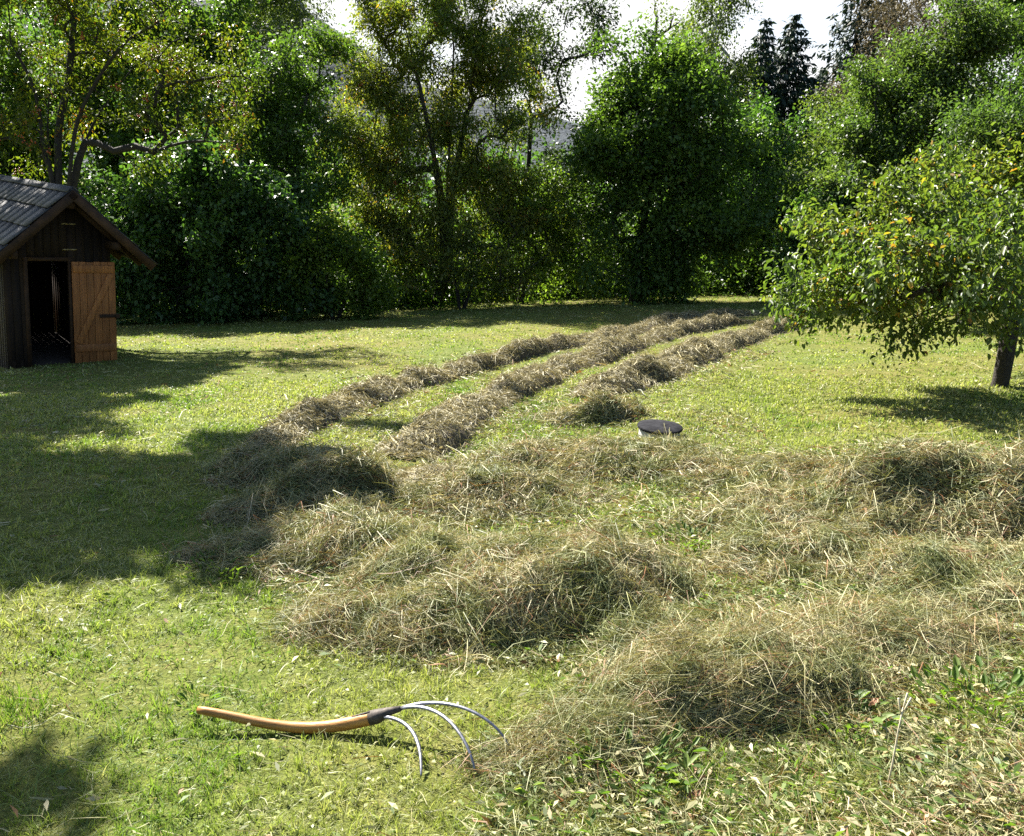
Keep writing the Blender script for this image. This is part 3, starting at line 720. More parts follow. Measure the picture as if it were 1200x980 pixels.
# ------------------------------------------------------------------ wooden hut
def build_hut():
    g = ground(80, 426); a = R(46)
    t = empty('wooden_hut', g, 'small dark timber hut with grey shingled gable roof and open reddish door', 'hut', rz=a)
    wl, wr, dep, eav, apx, over = -0.98, 0.80, 3.0, 1.93, 3.09, 0.55
    xm = 0.0; slope = (apx - 1.84) / 1.38                      # roof line z = apx - slope*|x|
    roofz = lambda x: apx - slope * abs(x)
    def planks(mb, x0, x1, y0, y1, zlo, ztop, step=0.135):
        n = max(1, int(round((x1 - x0) / step))); e = np.linspace(x0, x1, n + 1)
        for i in range(n):
            p, q = e[i] + 0.003, e[i + 1] - 0.003; d = RNG.random() * 0.008
            mb.hexa([(p, y0 - d, zlo), (q, y0 - d, zlo), (q, y1, zlo), (p, y1, zlo), (p, y0 - d, ztop(p)), (q, y0 - d, ztop(q)), (q, y1, ztop(q)), (p, y1, ztop(p))])
    # front wall with the doorway left open
    mb = MB(); tz = lambda x: roofz(x) - 0.09
    planks(mb, wl, -0.60, 0, 0.05, -0.5, tz); planks(mb, -0.60, 0.06, 0, 0.05, 1.83, tz); planks(mb, 0.06, wr, 0, 0.05, -0.5, tz)
    mb.build('front_wall', M['plank_dark'], t)
    mb = MB()
    for k in range(24):                                         # side walls: vertical boards seen edge on
        y0 = 0.055 + k * (dep - 0.06) / 24; y1 = y0 + (dep - 0.06) / 24 - 0.006
        mb.box(wl, wl + 0.04, y0, y1, -0.6, roofz(wl) - 0.10)
    mb.build('side_wall', M['plank_dark'], t)
    mb = MB()
    for k in range(24):
        y0 = 0.055 + k * (dep - 0.06) / 24; y1 = y0 + (dep - 0.06) / 24 - 0.006
        mb.box(wr - 0.04, wr, y0, y1, -0.6, roofz(wr) - 0.10)
    mb.build('side_wall', M['plank_dark'], t)
    mb = MB(); planks(mb, wl + 0.045, wr - 0.045, dep - 0.05, dep, -0.6, tz); mb.build('back_wall', M['plank_dark'], t)
    mb = MB(); mb.box(wl + 0.05, wr - 0.05, 0.06, dep - 0.06, -0.5, 0.02); mb.build('floor', M['dark_inside'], t)
    mb = MB(); mb.box(-0.665, -0.602, -0.035, 0.03, -0.05, 1.90); mb.box(0.062, 0.115, -0.030, 0.03, -0.05, 1.90); mb.box(-0.60, 0.06, -0.035, 0.03, 1.832, 1.895)
    mb.build('door_frame', M['beam'], t)
    # door folded back against the wall
    d = empty('door', (0, 0, 0), None, None); d.parent = t; d.location = (0.10, -0.045, 0.03); d.rotation_euler = (0, 0, R(-7)); d['label'] = 'reddish brown plank door braced with a diagonal'
    dw, dh = 0.72, 1.80; mb = MB(); e = np.linspace(0, dw, 7)
    for i in range(6): mb.box(e[i] + 0.003, e[i + 1] - 0.003, -0.028, 0, -0.02 * RNG.random(), dh - 0.01 * RNG.random())
    mb.build('door_panel', M['plank_door'], d, bevel=0.003)
    mb = MB(); mb.box(0.02, dw - 0.02, -0.058, -0.0285, dh - 0.19, dh - 0.06); mb.build('ledge', M['plank_door'], d, bevel=0.004)
    mb = MB(); mb.box(0.02, dw - 0.02, -0.058, -0.0285, 0.19, 0.32); mb.build('ledge', M['plank_door'], d, bevel=0.004)
    mb = MB(); mb.beam((0.07, -0.043, 0.345), (dw - 0.08, -0.043, dh - 0.215), 0.028, 0.10, up=(1, 0, 0.2)); mb.build('brace', M['plank_door'], d, bevel=0.004)
    mb = MB(); mb.box(dw * 0.60, dw + 0.04, -0.052, -0.029, 0.80, 0.86); mb.box(dw - 0.02, dw + 0.05, -0.064, -0.053, 0.79, 0.87); mb.build('latch', M['beam'], d, bevel=0.003)
    # strap hinges on the loft hatch in the gable
    for z in (2.02, 2.46):
        mb = MB(); mb.box(-0.02, 0.10, -0.020, -0.0105, z, z + 0.022); mb.box(0.11, 0.21, -0.020, -0.0105, z, z + 0.022)
        for x in (0.0, 0.05, 0.13, 0.18): mb.box(x, x + 0.012, -0.026, -0.0205, z + 0.005, z + 0.017)
        mb.build('strap_hinge', M['brass'], t)
    # roof: two decks, shingle courses, ridge boards
    yb0, yb1 = -over, dep + 0.35; ang = math.atan(slope); ca, sa = math.cos(ang), math.sin(ang); Ls = 1.37 / ca
    for s in (-1, 1):
        mb = MB()
        nrm = np.array([s * sa, 0, ca]); dn = np.array([s * ca, 0, -sa])
        def P(u, y, h): return np.array([0, y, apx]) + dn * u + nrm * h
        def slab(mbx, u0, u1, y0, y1, h00, h01, th, r=None):
            mbx.hexa([P(u0, y0, h00), P(u1, y0, h01), P(u1, y1, h01), P(u0, y1, h00), P(u0, y0, h00 + th), P(u1, y0, h01 + th), P(u1, y1, h01 + th), P(u0, y1, h00 + th)] if s > 0 else
                     [P(u1, y0, h01), P(u0, y0, h00), P(u0, y1, h00), P(u1, y1, h01), P(u1, y0, h01 + th), P(u0, y0, h00 + th), P(u0, y1, h00 + th), P(u1, y1, h01 + th)], r)
        for k in range(9): slab(mb, 0.01 + k * Ls / 9, 0.005 + (k + 1) * Ls / 9, yb0 + 0.02, yb1 - 0.02, -0.035, -0.035, 0.022)
        deck = mb.build('roof', M['plank_dark'], t)
        mb = MB(); cs = 4; cl = Ls / cs
        for c in range(cs):
            y = yb0
            while y < yb1:
                w = 0.20 + 0.16 * RNG.random(); y2 = min(y + w, yb1)
                slab(mb, c * cl + 0.002, (c + 1) * cl + 0.05 + 0.012 * RNG.random(), y + 0.0015, y2 - 0.0015, -0.008 + 0.002 * RNG.random(), 0.020 + 0.004 * RNG.random(), 0.016)
                y = y2
        mb.build('shingles', M['shingle'], deck, bevel=0)
        mb = MB(); mb.beam(P(0.02, yb0 - 0.02, -0.075), P(Ls + 0.02, yb0 - 0.02, -0.075), 0.03, 0.14, up=nrm); mb.build('bargeboard', M['beam'], deck)
        for y in (-0.16, 0.8, 1.7, 2.7):
            mb = MB(); mb.beam(P(0.03, y, -0.10), P(Ls - 0.03, y, -0.10), 0.07, 0.10, up=nrm); mb.build('rafter', M['beam'], deck)
    mb = MB()
    for s in (-1, 1):
        nrm = np.array([s * sa, 0, ca]); dn = np.array([s * ca, 0, -sa]); y = yb0 - 0.01
        c = np.array([0, 0, apx]) + nrm * 0.034 + dn * 0.055
        while y < yb1:
            mb.beam(c + np.array([0, y, 0]), c + np.array([0, min(y + 1.15, yb1 + 0.01), 0]), 0.12, 0.018, up=nrm); y += 1.155
    mb.build('ridge_board', M['shingle'], t)
    for x, z in ((wr - 0.05, roofz(wr) - 0.22), (wl + 0.05, roofz(wl) - 0.22), (0.0, apx - 0.26)):
        mb = MB(); mb.beam((x, -over + 0.06, z), (x, -0.012, z), 0.11, 0.13); mb.build('purlin', M['beam'], t)

# ------------------------------------------------------------------ hay fork, lid
def build_fork():
    h0 = ground(232, 853); hd = ground(441, 857)
    t = empty('hay_fork', h0, 'fork with curved varnished wooden handle and three curved steel tines lying on the grass', 'fork')
    k = 22; f = np.linspace(0, 1, k)
    A = h0 + np.array([0, 0, 0.075]); B = at_depth(441, 853, float((hd - CAM) @ FWD) - 0.02); B[2] = terrain(B[0], B[1]) + 0.070
    c = np.array([A + (B - A) * x for x in f]); sagv = np.sin(math.pi * f ** 1.35) * 0.050
    c[:, 2] -= sagv * 1.0; c[:, 2] = np.maximum(c[:, 2], terrain(c[:, 0], c[:, 1]) + 0.018)
    fw = unit(B - A); back = unit(np.cross(fw, np.array([0, 0, 1.0])))
    c += back[None] * (np.sin(math.pi * f) * 0.012)[:, None]
    rad = 0.0150 + 0.0105 * f ** 1.2; rad[0] *= 0.93
    mb = MB(); mb.tube(c - h0, rad, 14); mb.build('handle', M['ash_wood'], t, smooth=True)
    e = unit(c[-1] - c[-3]); S0 = c[-1] - e * 0.028; hx = np.array([e[0], e[1], 0]); hx /= np.linalg.norm(hx)
    H = c[-1] + hx * 0.085 + np.array([0, 0, 0.040])
    mb = MB(); mb.tube(np.array([S0, c[-1] + e * 0.004, c[-1] * 0.5 + H * 0.5 + np.array([0, 0, 0.004]), H]) - h0, [0.0266, 0.0264, 0.0155, 0.0100], 12)
    mb.tube(np.array([S0 - e * 0.07 + np.array([0, 0, 0.0240]), S0 + np.array([0, 0, 0.0250])]) - h0, [0.004, 0.006], 8)
    mb.build('socket', M['iron'], t, smooth=True)
    side = unit(np.cross(hx, np.array([0, 0, 1.0])))            # towards the camera side
    # tines: start, mid control, tip pixel
    tipd = float((hd - CAM) @ FWD)
    def tip(px, py, lift): g = ground(px, py); g[2] += lift; return g
    spec = [(c[-1] + hx * 0.03 + side * 0.018 + np.array([0, 0, 0.012]), tip(493, 914, 0.012), 0.028, 0.25),
            (H, tip(556, 914, 0.03), 0.085, 0.40), (H, tip(598, 888, 0.03), 0.105, 0.55)]
    for s0, s1, up, ff in spec:
        q = np.linspace(0, 1, 26)[:, None]
        c1 = s0 + hx * 0.11 + (s1 - s0) * 0.12 + np.array([0, 0, up * 0.9]); c2 = s0 + (s1 - s0) * 0.76 + hx * 0.035 + np.array([0, 0, up * 1.05])
        p = s0 * (1 - q) ** 3 + 3 * c1 * q * (1 - q) ** 2 + 3 * c2 * q * q * (1 - q) + s1 * q ** 3
        r = 0.0084 * (1 - 0.55 * q[:, 0] ** 2); r[-1] = 0.0012
        mb = MB(); mb.tube(p - h0, r, 9, squash=0.8); mb.build('tine', M['steel'], t, smooth=True)

def build_lid():
    g = ground(772, 512); t = empty('well_cover', g, 'round dark slate cover on a pale concrete ring half sunk in hay', 'well cover', rz=0.3)
    def disc(name, mat, r0, z0, z1, tilt, ch=0.012):
        k = 40; V = []; prof = [(r0 * 0.0, z0), (r0 - ch, z0), (r0, z0 + ch), (r0, z1 - ch), (r0 - ch, z1), (r0 * 0.5, z1 + 0.012)]
        for i, (rr, z) in enumerate(prof[1:]):
            for j in range(k):
                a = 2 * math.pi * j / k; w = 1 + 0.02 * math.sin(3 * a + 1) + 0.012 * RNG.random() * (name == 'cover_slab')
                V.append((rr * w * math.cos(a), rr * w * math.sin(a), z + tilt * rr * math.cos(a + 2.6)))
        n = len(prof) - 1
        Q = [(i * k + j, i * k + (j + 1) % k, (i + 1) * k + (j + 1) % k, (i + 1) * k + j) for i in range(n - 1) for j in range(k)]
        V += [(0, 0, z0), (0, 0, z1 + 0.014)]
        T = [(n * k, (j + 1) % k, j) for j in range(k)] + [(n * k + 1, (n - 1) * k + j, (n - 1) * k + (j + 1) % k) for j in range(k)]
        mb = MB(); mb.add(V, Q, T); return mb.build(name, mat, t)
    disc('concrete_ring', M['concrete'], 0.195, -0.05, 0.078, 0.02)
    disc('cover_slab', M['lid'], 0.215, 0.082, 0.110, -0.05, 0.005)

# ------------------------------------------------------------------ small plants
def weed(px, py, label, nl, ll, lw, hgt, name='weed_plant', cat='plant', grassy=False, rad=0.12):
    g = ground(px, py)
    a = RNG.random(nl) * 2 * math.pi; rr = rad * np.sqrt(RNG.random(nl))
    P = np.stack([np.cos(a) * rr, np.sin(a) * rr, np.zeros(nl)], -1)
    P[:, 2] = terrain(P[:, 0] + g[0], P[:, 1] + g[1]) - g[2]
    if grassy:
        C, W = blades(P[:, 0] + g[0], P[:, 1] + g[1], np.full(nl, 3.0), hgt * 0.4, hgt, 0.7, 1.2)
        V, Q, k = ribbons(C - g, W); o = mesh_obj(name, V, Q, M['weed'], rnd=np.repeat(RNG.random(nl), k), smooth=True); o.location = g; tag(o, label, cat)
        return
    a2 = a + RNG.normal(0, 0.6, nl); D = np.stack([np.cos(a2), np.sin(a2), 0.5 + 0.8 * RNG.random(nl)], -1)
    st = P + np.array([0, 0, 1.0]) * (hgt * RNG.random(nl) ** 0.8)[:, None] * 0.8 + np.stack([np.cos(a), np.sin(a), np.zeros(nl)], -1) * 0.02
    Nn = unit(np.stack([-np.cos(a2) * 0.8, -np.sin(a2) * 0.8, np.ones(nl)], -1) + RNG.normal(0, 0.3, (nl, 3)))
    sz = 0.5 + 0.8 * RNG.random(nl)
    V, Q, k = leaf_quads(st, Nn, D, ll * sz, lw * sz, 0.2, True)
    Cs = np.stack([P, (P + st) / 2 + 0.004, st], 1); wv = np.stack([np.sin(a), -np.cos(a), np.zeros(nl)], -1) * 0.0016
    V2, Q2, k2 = ribbons(Cs, np.stack([wv, wv, wv], 1))
    o = mesh_obj(name, np.concatenate([V, V2]), np.concatenate([Q, Q2 + len(V)]), M['weed'], rnd=np.concatenate([np.repeat(RNG.random(nl), k), np.repeat(RNG.random(nl) * 0.6, k2)]))
    o.location = g; tag(o, label, cat)

def build_small():
    weed(812, 640, 'bright green leafy weed patch in the gap between the hay piles', 153, 0.045, 0.021, 0.10, rad=0.26)
    weed(20, 836, 'tuft of taller fine green grass at the left edge of the picture', 260, 0.1, 0.03, 0.12, 'grass_tuft', 'grass tuft', True, 0.13)
    weed(232, 832, 'small broad leaved weed beside the thin end of the fork handle', 20, 0.042, 0.017, 0.07, rad=0.05)
    weed(255, 668, 'low leafy weeds at the edge of the tree shadow left of the hay', 102, 0.042, 0.020, 0.08, rad=0.22)
    weed(735, 905, 'leafy green plants growing through the hay at the bottom edge', 119, 0.057, 0.022, 0.10, rad=0.20)
    weed(890, 930, 'patch of long bladed green grass right of the bottom centre', 220, 0.1, 0.03, 0.17, 'grass_tuft', 'grass tuft', True, 0.26)
    weed(990, 850, 'broad leaved green weed in front of the right hay pile', 57, 0.054, 0.026, 0.09, rad=0.14)
    weed(1150, 830, 'leafy green weeds among the hay at the right edge', 102, 0.051, 0.023, 0.11, rad=0.22)
    weed(705, 640, 'green sprig of weed beside the middle hay pile', 51, 0.036, 0.017, 0.09, rad=0.10)
    g = ground(1037, 935); t = empty('dry_stalk', g, 'pale dry plant stalk standing upright out of the hay', 'stalk')
    mb = MB(); top = np.array([0.01, 0.03, 0.30]); mb.tube([(0, 0, -0.02), (0.004, 0.008, 0.12), (0.006, 0.02, 0.22), top], [0.0035, 0.003, 0.0026, 0.002], 7)
    for dx, dz in ((-0.02, 0.03), (0.018, 0.035), (0.004, 0.05)): mb.tube([top - (0, 0, 0.03), top + (dx, 0, dz)], [0.0018, 0.003], 6)
    mb.build('stem', M['stalk'], t)
    for i in range(11):
        px, py = [(1030, 845), (948, 772), (620, 690), (775, 742), (855, 605), (1168, 640), (1100, 600), (870, 815), (690, 700), (1076, 905), (815, 945)][i]
        g = ground(px, py); n = 5; a = np.linspace(-1.2, 1.2, n) + RNG.random() * 6
        D = np.stack([np.cos(a), np.sin(a), np.full(n, 0.25)], -1); P = np.zeros((n, 3)) + np.array([0, 0, 0.07 if i not in (9, 10) else 0.04])
        V, Q, k = leaf_quads(P, np.tile([0.2, -0.3, 1.0], (n, 1)), D, np.full(n, 0.028) * (0.7 + 0.5 * RNG.random(n)), np.full(n, 0.016), 0.3, True)
        o = mesh_obj('fallen_leaf', V, Q, M['redleaf'], rnd=np.full(len(Q), RNG.random())); o.location = g; o.rotation_euler = (RNG.normal(0, 0.3), RNG.normal(0, 0.3), 0)
        tag(o, 'small dry reddish brown leaf lying on the hay', 'leaf', 'dry leaves scattered on the hay')
M['stalk'] = noise_mat('pale_dry_stalk', (0.40, 0.34, 0.22), (0.60, 0.53, 0.38), 30, 0.7, 0.1)

# ------------------------------------------------------------------ hay list
def build_hay():
    windrow([(318, 540), (322, 510), (365, 486), (430, 468), (500, 448), (560, 431), (627, 413), (700, 398), (747, 388), (787, 380), (853, 371), (890, 367)], 0.34, 0.27, 'longest and farthest hay windrow curving across the sunlit meadow', 27000, 101)
    windrow([(445, 546), (500, 520), (560, 486), (593, 465), (653, 436), (727, 412), (787, 394), (835, 383), (880, 377)], 0.32, 0.28, 'middle hay windrow with a dark shaded end near the hay piles', 25650, 111)
    windrow([(695, 470), (720, 458), (760, 444), (807, 424), (843, 407), (893, 391), (935, 381)], 0.37, 0.31, 'short hay windrow running up to the dark round well cover', 24300, 121)
    Pn = [(345, 556, 0.40, 0.42, 0.4, 0.30, 'shaded dark hay pile at the edge of the tree shadow', 8000, 201, 'green'),
          (312, 598, 0.26, 0.26, 0.6, 0.13, 'thin grey strip of hay lying in the tree shadow', 3500, 202, 'green'),
          (380, 595, 0.42, 0.40, 0.2, 0.34, 'small pale sunlit hay pile topped by a lone upright stalk', 8000, 203, 'green'),
          (395, 648, 0.55, 0.34, 0.1, 0.20, 'low hay pile in front of the small pale peak', 9000, 204, 'green'),
          (575, 590, 0.55, 0.42, 0.3, 0.22, 'rounded hay mound behind the biggest middle pile', 10000, 205, 'green'),
          (505, 575, 0.40, 0.28, 0.7, 0.14, 'small hay heap at the end of the middle windrow', 5000, 206, 'brown'),
          (600, 690, 0.66, 0.52, -0.1, 0.33, 'biggest middle hay pile with ragged dark right flank', 19000, 207, 'green'),
          (480, 735, 0.42, 0.26, 0.2, 0.20, 'low front left spur of the middle hay pile', 9000, 208, 'green'),
          (765, 745, 0.22, 0.18, 0.3, 0.17, 'dark little hay heap right of the middle pile', 5000, 209, 'green'),
          (690, 545, 0.75, 0.40, 0.2, 0.20, 'broad hay heap left of the well cover', 11000, 210, 'green'),
          (795, 552, 0.46, 0.26, -0.2, 0.18, 'hay heap just in front of the dark well cover', 8000, 211, 'green'),
          (890, 566, 0.50, 0.36, 0.2, 0.22, 'small double humped hay pile right of the well cover', 9000, 212, 'green'),
          (700, 492, 0.40, 0.26, 0.5, 0.28, 'shaded hay clump at the near end of the short windrow', 7000, 213, 'green'),
          (1125, 605, 1.15, 0.55, 0.10, 0.42, 'largest hay pile at the right with a deep dark hollow', 21000, 214, 'green'),
          (950, 650, 0.48, 0.42, 0.5, 0.24, 'left shoulder heap of the largest right hay pile', 12000, 215, 'green'),
          (1200, 690, 0.60, 0.45, 0.0, 0.26, 'hay heap cut by the right edge of the picture', 10000, 216, 'green'),
          (860, 815, 0.42, 0.24, 0.25, 0.27, 'foreground hay pile with a black shadow beneath its front', 15000, 217, 'green'),
          (1010, 755, 0.50, 0.30, 0.1, 0.12, 'flat spread hay heap in front of the largest right pile', 12000, 218, 'green'),
          (700, 868, 0.26, 0.16, 0.4, 0.07, 'thin greyish hay patch right of the fork tines', 7000, 219, 'green')]
    for a in Pn: pile(*a[:6], a[6], a[7], a[8], a[9])

# ------------------------------------------------------------------ trees
def build_trees():
    T = tree
    # rowan behind the hut, several stems, thin golden crown
    T('rowan_tree', 'many stemmed rowan tree with thin golden crown and red berries rising behind the hut', 'tree', 62, 19.5,
      [(70, 60, 120, 70), (20, 150, 60, 70), (190, 70, 95, 75), (150, 150, 80, 50), (250, 120, 45, 60), (60, -40, 160, 60)], 'leaf_rowan_gold', 'bark_dark', cr=0.42, dens=1.5, nleaf=230, ll=0.12, lw=0.05, r=0.085, stems=5, stem_h=0.5, droop=0.5, twigs=5, berries=70, rmin=0.012, wiggle=0.06, sag=0.10, zf=0.45,
      paths=[[(64, 215, 0), (50, 175, 0), (47, 130, 0), (35, 90, -.2), (12, 50, -.4)], [(68, 212, 0), (68, 150, .2), (80, 100, .3), (84, 50, .4), (90, 0, .5)], [(80, 212, 0), (88, 150, -.2), (100, 118, -.3), (122, 80, -.4), (150, 45, -.6), (185, 28, -.7)],
             [(84, 210, .1), (108, 145, .2), (138, 102, .5), (170, 62, .8), (195, 40, 1)], [(60, 215, .1), (55, 150, .4), (60, 80, .6), (45, 20, .8)]])
    T('maple_tree', 'yellow green backlit maple behind the many stemmed rowan', 'tree', 120, 29.0, [(50, 110, 110, 80), (170, 140, 95, 70), (230, 50, 70, 70), (20, 190, 90, 60), (120, 30, 100, 60), (-60, 120, 90, 90), (250, 170, 60, 50), (150, 215, 90, 50)], 'leaf_green', 'bark_dark', cr=0.6, dens=2.8, nleaf=260, ll=0.19, lw=0.14, r=0.2, stem_h=0.4)
    # shade trees standing left of the picture (they cast the long shadow on the lawn)
    def off(*l): return [(shadow_at(px, py, h), rr) for px, py, h, rr in l]
    w = off((40, 590, 7.6, 1.35), (150, 560, 8.2, 1.2), (230, 600, 7.8, 1.0), (130, 640, 7.4, 0.8), (300, 545, 8.6, 0.75), (40, 500, 8.2, 1.0), (-120, 560, 7.8, 1.6), (395, 560, 8.8, 0.35), (240, 520, 8.6, 0.5), (440, 500, 9.0, 0.45), (-20, 945, 6.3, 0.05))
    bs = np.array([-8.6, 10.3, 0]); bs[2] = terrain(bs[0], bs[1])
    T('shade_tree', 'tall tree beyond the left edge that throws the long shadow over the lawn', 'tree', 0, 9.5, w, 'leaf_green', 'bark_dark', cr=0.42, dens=3.2, nleaf=130, ll=0.14, lw=0.10, r=0.16, stem_h=0.6, base=bs)
    w = off((25, 478, 9.0, 1.0), (85, 472, 8.5, 0.8), (15, 452, 9.0, 1.2), (90, 457, 8.0, 1.1), (150, 448, 7.0, 1.0), (195, 440, 7.5, 0.7), (60, 425, 7.5, 1.2), (232, 432, 7.5, 0.5))
    bs = w[1][0].copy(); bs[2] = terrain(bs[0], bs[1])
    T('shade_tree', 'tree standing off to the left of the hut and shading the lawn before it', 'tree', 0, 15.0, w, 'leaf_green', 'bark_dark', cr=0.45, dens=4.2, nleaf=210, ll=0.14, lw=0.10, r=0.17, stem_h=0.6, base=bs)
    # hazel bush right of the hut
    T('hazel_bush', 'big dark glossy hazel bush right of the hut', 'bush', 245, 25.0, [(250, 275, 105, 85), (175, 305, 55, 70), (320, 310, 40, 60), (240, 215, 60, 40), (250, 340, 110, 40)], 'leaf_hazel', 'bark_dark', cr=0.5, dens=3.6, nleaf=330, ll=0.17, lw=0.12, r=0.07, stems=6, stem_h=0.35, droop=0.35, splay=0.7)
    T('shrub', 'low light green shrub at the lawn edge left of the rowan', 'bush', 395, 25.0, [(395, 315, 48, 42), (370, 335, 35, 30), (430, 340, 30, 28)], 'leaf_lime', 'bark_dark', cr=0.42, dens=3.6, nleaf=300, ll=0.13, lw=0.09, r=0.05, stems=5, stem_h=0.35, splay=0.6)
    T('ash_tree', 'slim green ash tree between the hazel bush and the big rowan', 'tree', 352, 27.5, [(350, 100, 42, 55), (345, 175, 50, 55), (320, 150, 40, 60), (370, 60, 28, 35), (365, 230, 40, 40)], 'leaf_green', 'bark_dark', cr=0.5, dens=2.6, nleaf=260, ll=0.16, lw=0.09, r=0.13, stem_h=0.6)
    T('birch_tree', 'tall grey green weeping birch behind the slim ash', 'tree', 318, 44.0, [(315, 20, 45, 70), (300, 90, 50, 60), (335, -30, 40, 50)], 'leaf_birch', 'bark_birch', cr=0.7, dens=2.4, nleaf=420, ll=0.17, lw=0.10, r=0.16, stem_h=0.7, weep=0.6)
    # big central rowan
    T('rowan_tree', 'tall olive and orange tinged rowan in the middle of the far tree line', 'tree', 522, 28.5,
      [(510, 40, 115, 75), (450, 120, 70, 70), (560, 110, 80, 80), (440, 200, 65, 55), (540, 200, 95, 60), (480, 270, 80, 50), (590, 270, 65, 50), (420, 255, 30, 30), (530, -40, 110, 50)], 'leaf_rowan', 'bark_dark', cr=0.5, dens=3.0, nleaf=310, ll=0.17, lw=0.06, r=0.15, stem_h=0.55, droop=0.55, berries=110, twigs=6, zf=0.35,
      paths=[[(525, 320, 0), (523, 240, 0), (528, 150, 0), (532, 60, 0), (530, -20, 0)], [(527, 320, 0), (528, 230, .2), (548, 130, .4), (562, 40, .5)], [(522, 315, 0), (516, 220, -.3), (498, 130, -.5), (480, 50, -.6)]])
    T('ash_tree', 'dark ash tree seen against the white sky right of the tall rowan', 'tree', 625, 32.0, [(655, 30, 55, 45), (640, 110, 50, 60), (690, 60, 28, 30), (700, 5, 25, 20), (660, 175, 45, 45), (655, 245, 50, 50)], 'leaf_dark', 'bark_dark', cr=0.55, dens=1.7, nleaf=210, ll=0.19, lw=0.09, r=0.11, stem_h=0.55)
    T('shrub', 'yellow green undergrowth shrub in front of the dark ash', 'bush', 615, 29.0, [(620, 250, 55, 50), (655, 235, 45, 45), (600, 305, 60, 40), (670, 300, 55, 45)], 'leaf_lime', 'bark_dark', cr=0.5, dens=2.3, nleaf=230, ll=0.14, lw=0.09, r=0.07, stems=7, stem_h=0.4, splay=0.5)
    T('shrub', 'thin twiggy shrub at the foot of the tall rowan', 'bush', 545, 27.6, [(495, 300, 58, 46), (585, 300, 55, 46), (540, 322, 75, 26)], 'leaf_rowan', 'bark_dark', cr=0.42, dens=2.2, nleaf=170, ll=0.13, lw=0.07, r=0.05, stems=6, stem_h=0.4, splay=0.8)
    T('broadleaf_tree', 'dense round bright green tree at the centre right of the tree line', 'tree', 765, 28.0, [(735, 110, 42, 52), (785, 95, 42, 50), (755, 130, 60, 60), (765, 190, 85, 70), (715, 200, 45, 60), (810, 160, 55, 75), (780, 270, 95, 60), (840, 250, 55, 70), (760, 320, 90, 24)], 'leaf_green', 'bark_dark', cr=0.6, dens=3.2, nleaf=380, ll=0.17, lw=0.11, r=0.2, stem_h=0.4)
    T('birch_tree', 'weeping birch with pale trunk rising above the round green tree', 'tree', 835, 37.0, [(838, 15, 28, 55), (822, 80, 42, 60), (858, 95, 30, 60), (845, -40, 28, 40), (845, 155, 50, 50)], 'leaf_birch', 'bark_birch', cr=0.6, dens=2.4, nleaf=380, ll=0.15, lw=0.09, r=0.15, stem_h=0.8, weep=0.7)
    T('poplar_sapling', 'thin leafless looking sapling tip poking above the round green tree', 'tree', 768, 34.0, [(765, 40, 18, 32), (782, 25, 16, 22)], 'leaf_birch', 'bark_dark', cr=0.45, dens=3.0, nleaf=45, wiggle=0.02, sag=0.0, ll=0.14, lw=0.10, r=0.08, stem_h=0.85)
    T('maple_tree', 'dark green maple below the two spruces', 'tree', 905, 33.0, [(890, 165, 38, 45), (890, 215, 45, 55), (925, 230, 40, 60), (890, 275, 50, 55)], 'leaf_hazel', 'bark_dark', cr=0.55, dens=3.2, nleaf=330, ll=0.17, lw=0.12, r=0.16, stem_h=0.5)
    spruce('spruce_tree', 'left and lower of the two dark spruces against the white sky', 899, 42, 24, 92)
    spruce('spruce_tree', 'right and taller of the two dark spruces against the white sky', 933, 43, 18, 112)
    spruce('spruce_tree', 'small distant spruce tip in the notch of the sky', 966, 60, 82, 60)
    spruce('larch_tree', 'tall grey dark conifer at the left end of the hillside group', 1020, 46, -60, 120, sparse=0.8)
    spruce('larch_tree', 'withered brown larch on the hillside', 1070, 45, -120, 130, 'needle_brown', sparse=0.9)
    spruce('larch_tree', 'thin bare brown larch near the top right corner', 1132, 46, -110, 110, 'needle_brown', sparse=0.5)
    T('broadleaf_tree', 'grey green tree below the tall conifer', 'tree', 985, 37.0, [(985, 160, 40, 45), (1015, 150, 40, 40), (965, 195, 40, 55), (1000, 190, 50, 50)], 'leaf_birch', 'bark_dark', cr=0.6, dens=3.0, nleaf=330, ll=0.16, lw=0.10, r=0.15, stem_h=0.5)
    T('pine_tree', 'brownish grey pine wood crown behind the light green slope tree', 'tree', 1075, 39.0, [(1055, 60, 50, 55), (1105, 35, 50, 50), (1030, 110, 45, 40), (1150, 20, 40, 45)], 'needle_brown', 'bark_dark', cr=0.65, dens=2.2, nleaf=300, ll=0.18, lw=0.05, r=0.15, stem_h=0.55)
    T('willow_tree', 'large light green tree on the right hillside slope', 'tree', 1085, 27.0, [(1120, 62, 50, 45), (1075, 110, 55, 50), (1035, 160, 60, 55), (1110, 165, 75, 65), (1000, 215, 50, 45), (1060, 235, 80, 50), (1150, 60, 50, 50)], 'leaf_willow', 'bark_dark', cr=0.55, dens=3.4, nleaf=380, ll=0.15, lw=0.09, r=0.2, stem_h=0.4)
    T('broadleaf_tree', 'tall dark green tree filling the top right corner', 'tree', 1195, 30.0, [(1185, 30, 50, 55), (1210, 100, 60, 70), (1230, 10, 60, 60), (1220, 190, 70, 60)], 'leaf_green', 'bark_dark', cr=0.6, dens=3.0, nleaf=330, ll=0.16, lw=0.10, r=0.2, stem_h=0.5)
    T('willow_bush', 'yellowish green bush behind the pear tree at the right edge', 'bush', 1165, 19.0, [(1165, 150, 50, 40), (1120, 195, 45, 45), (1190, 215, 65, 60), (1150, 270, 80, 50), (1230, 140, 50, 60), (1120, 325, 80, 36)], 'leaf_willow', 'bark_dark', cr=0.42, dens=3.4, nleaf=330, ll=0.11, lw=0.055, r=0.1, stems=5, stem_h=0.35, splay=0.5)
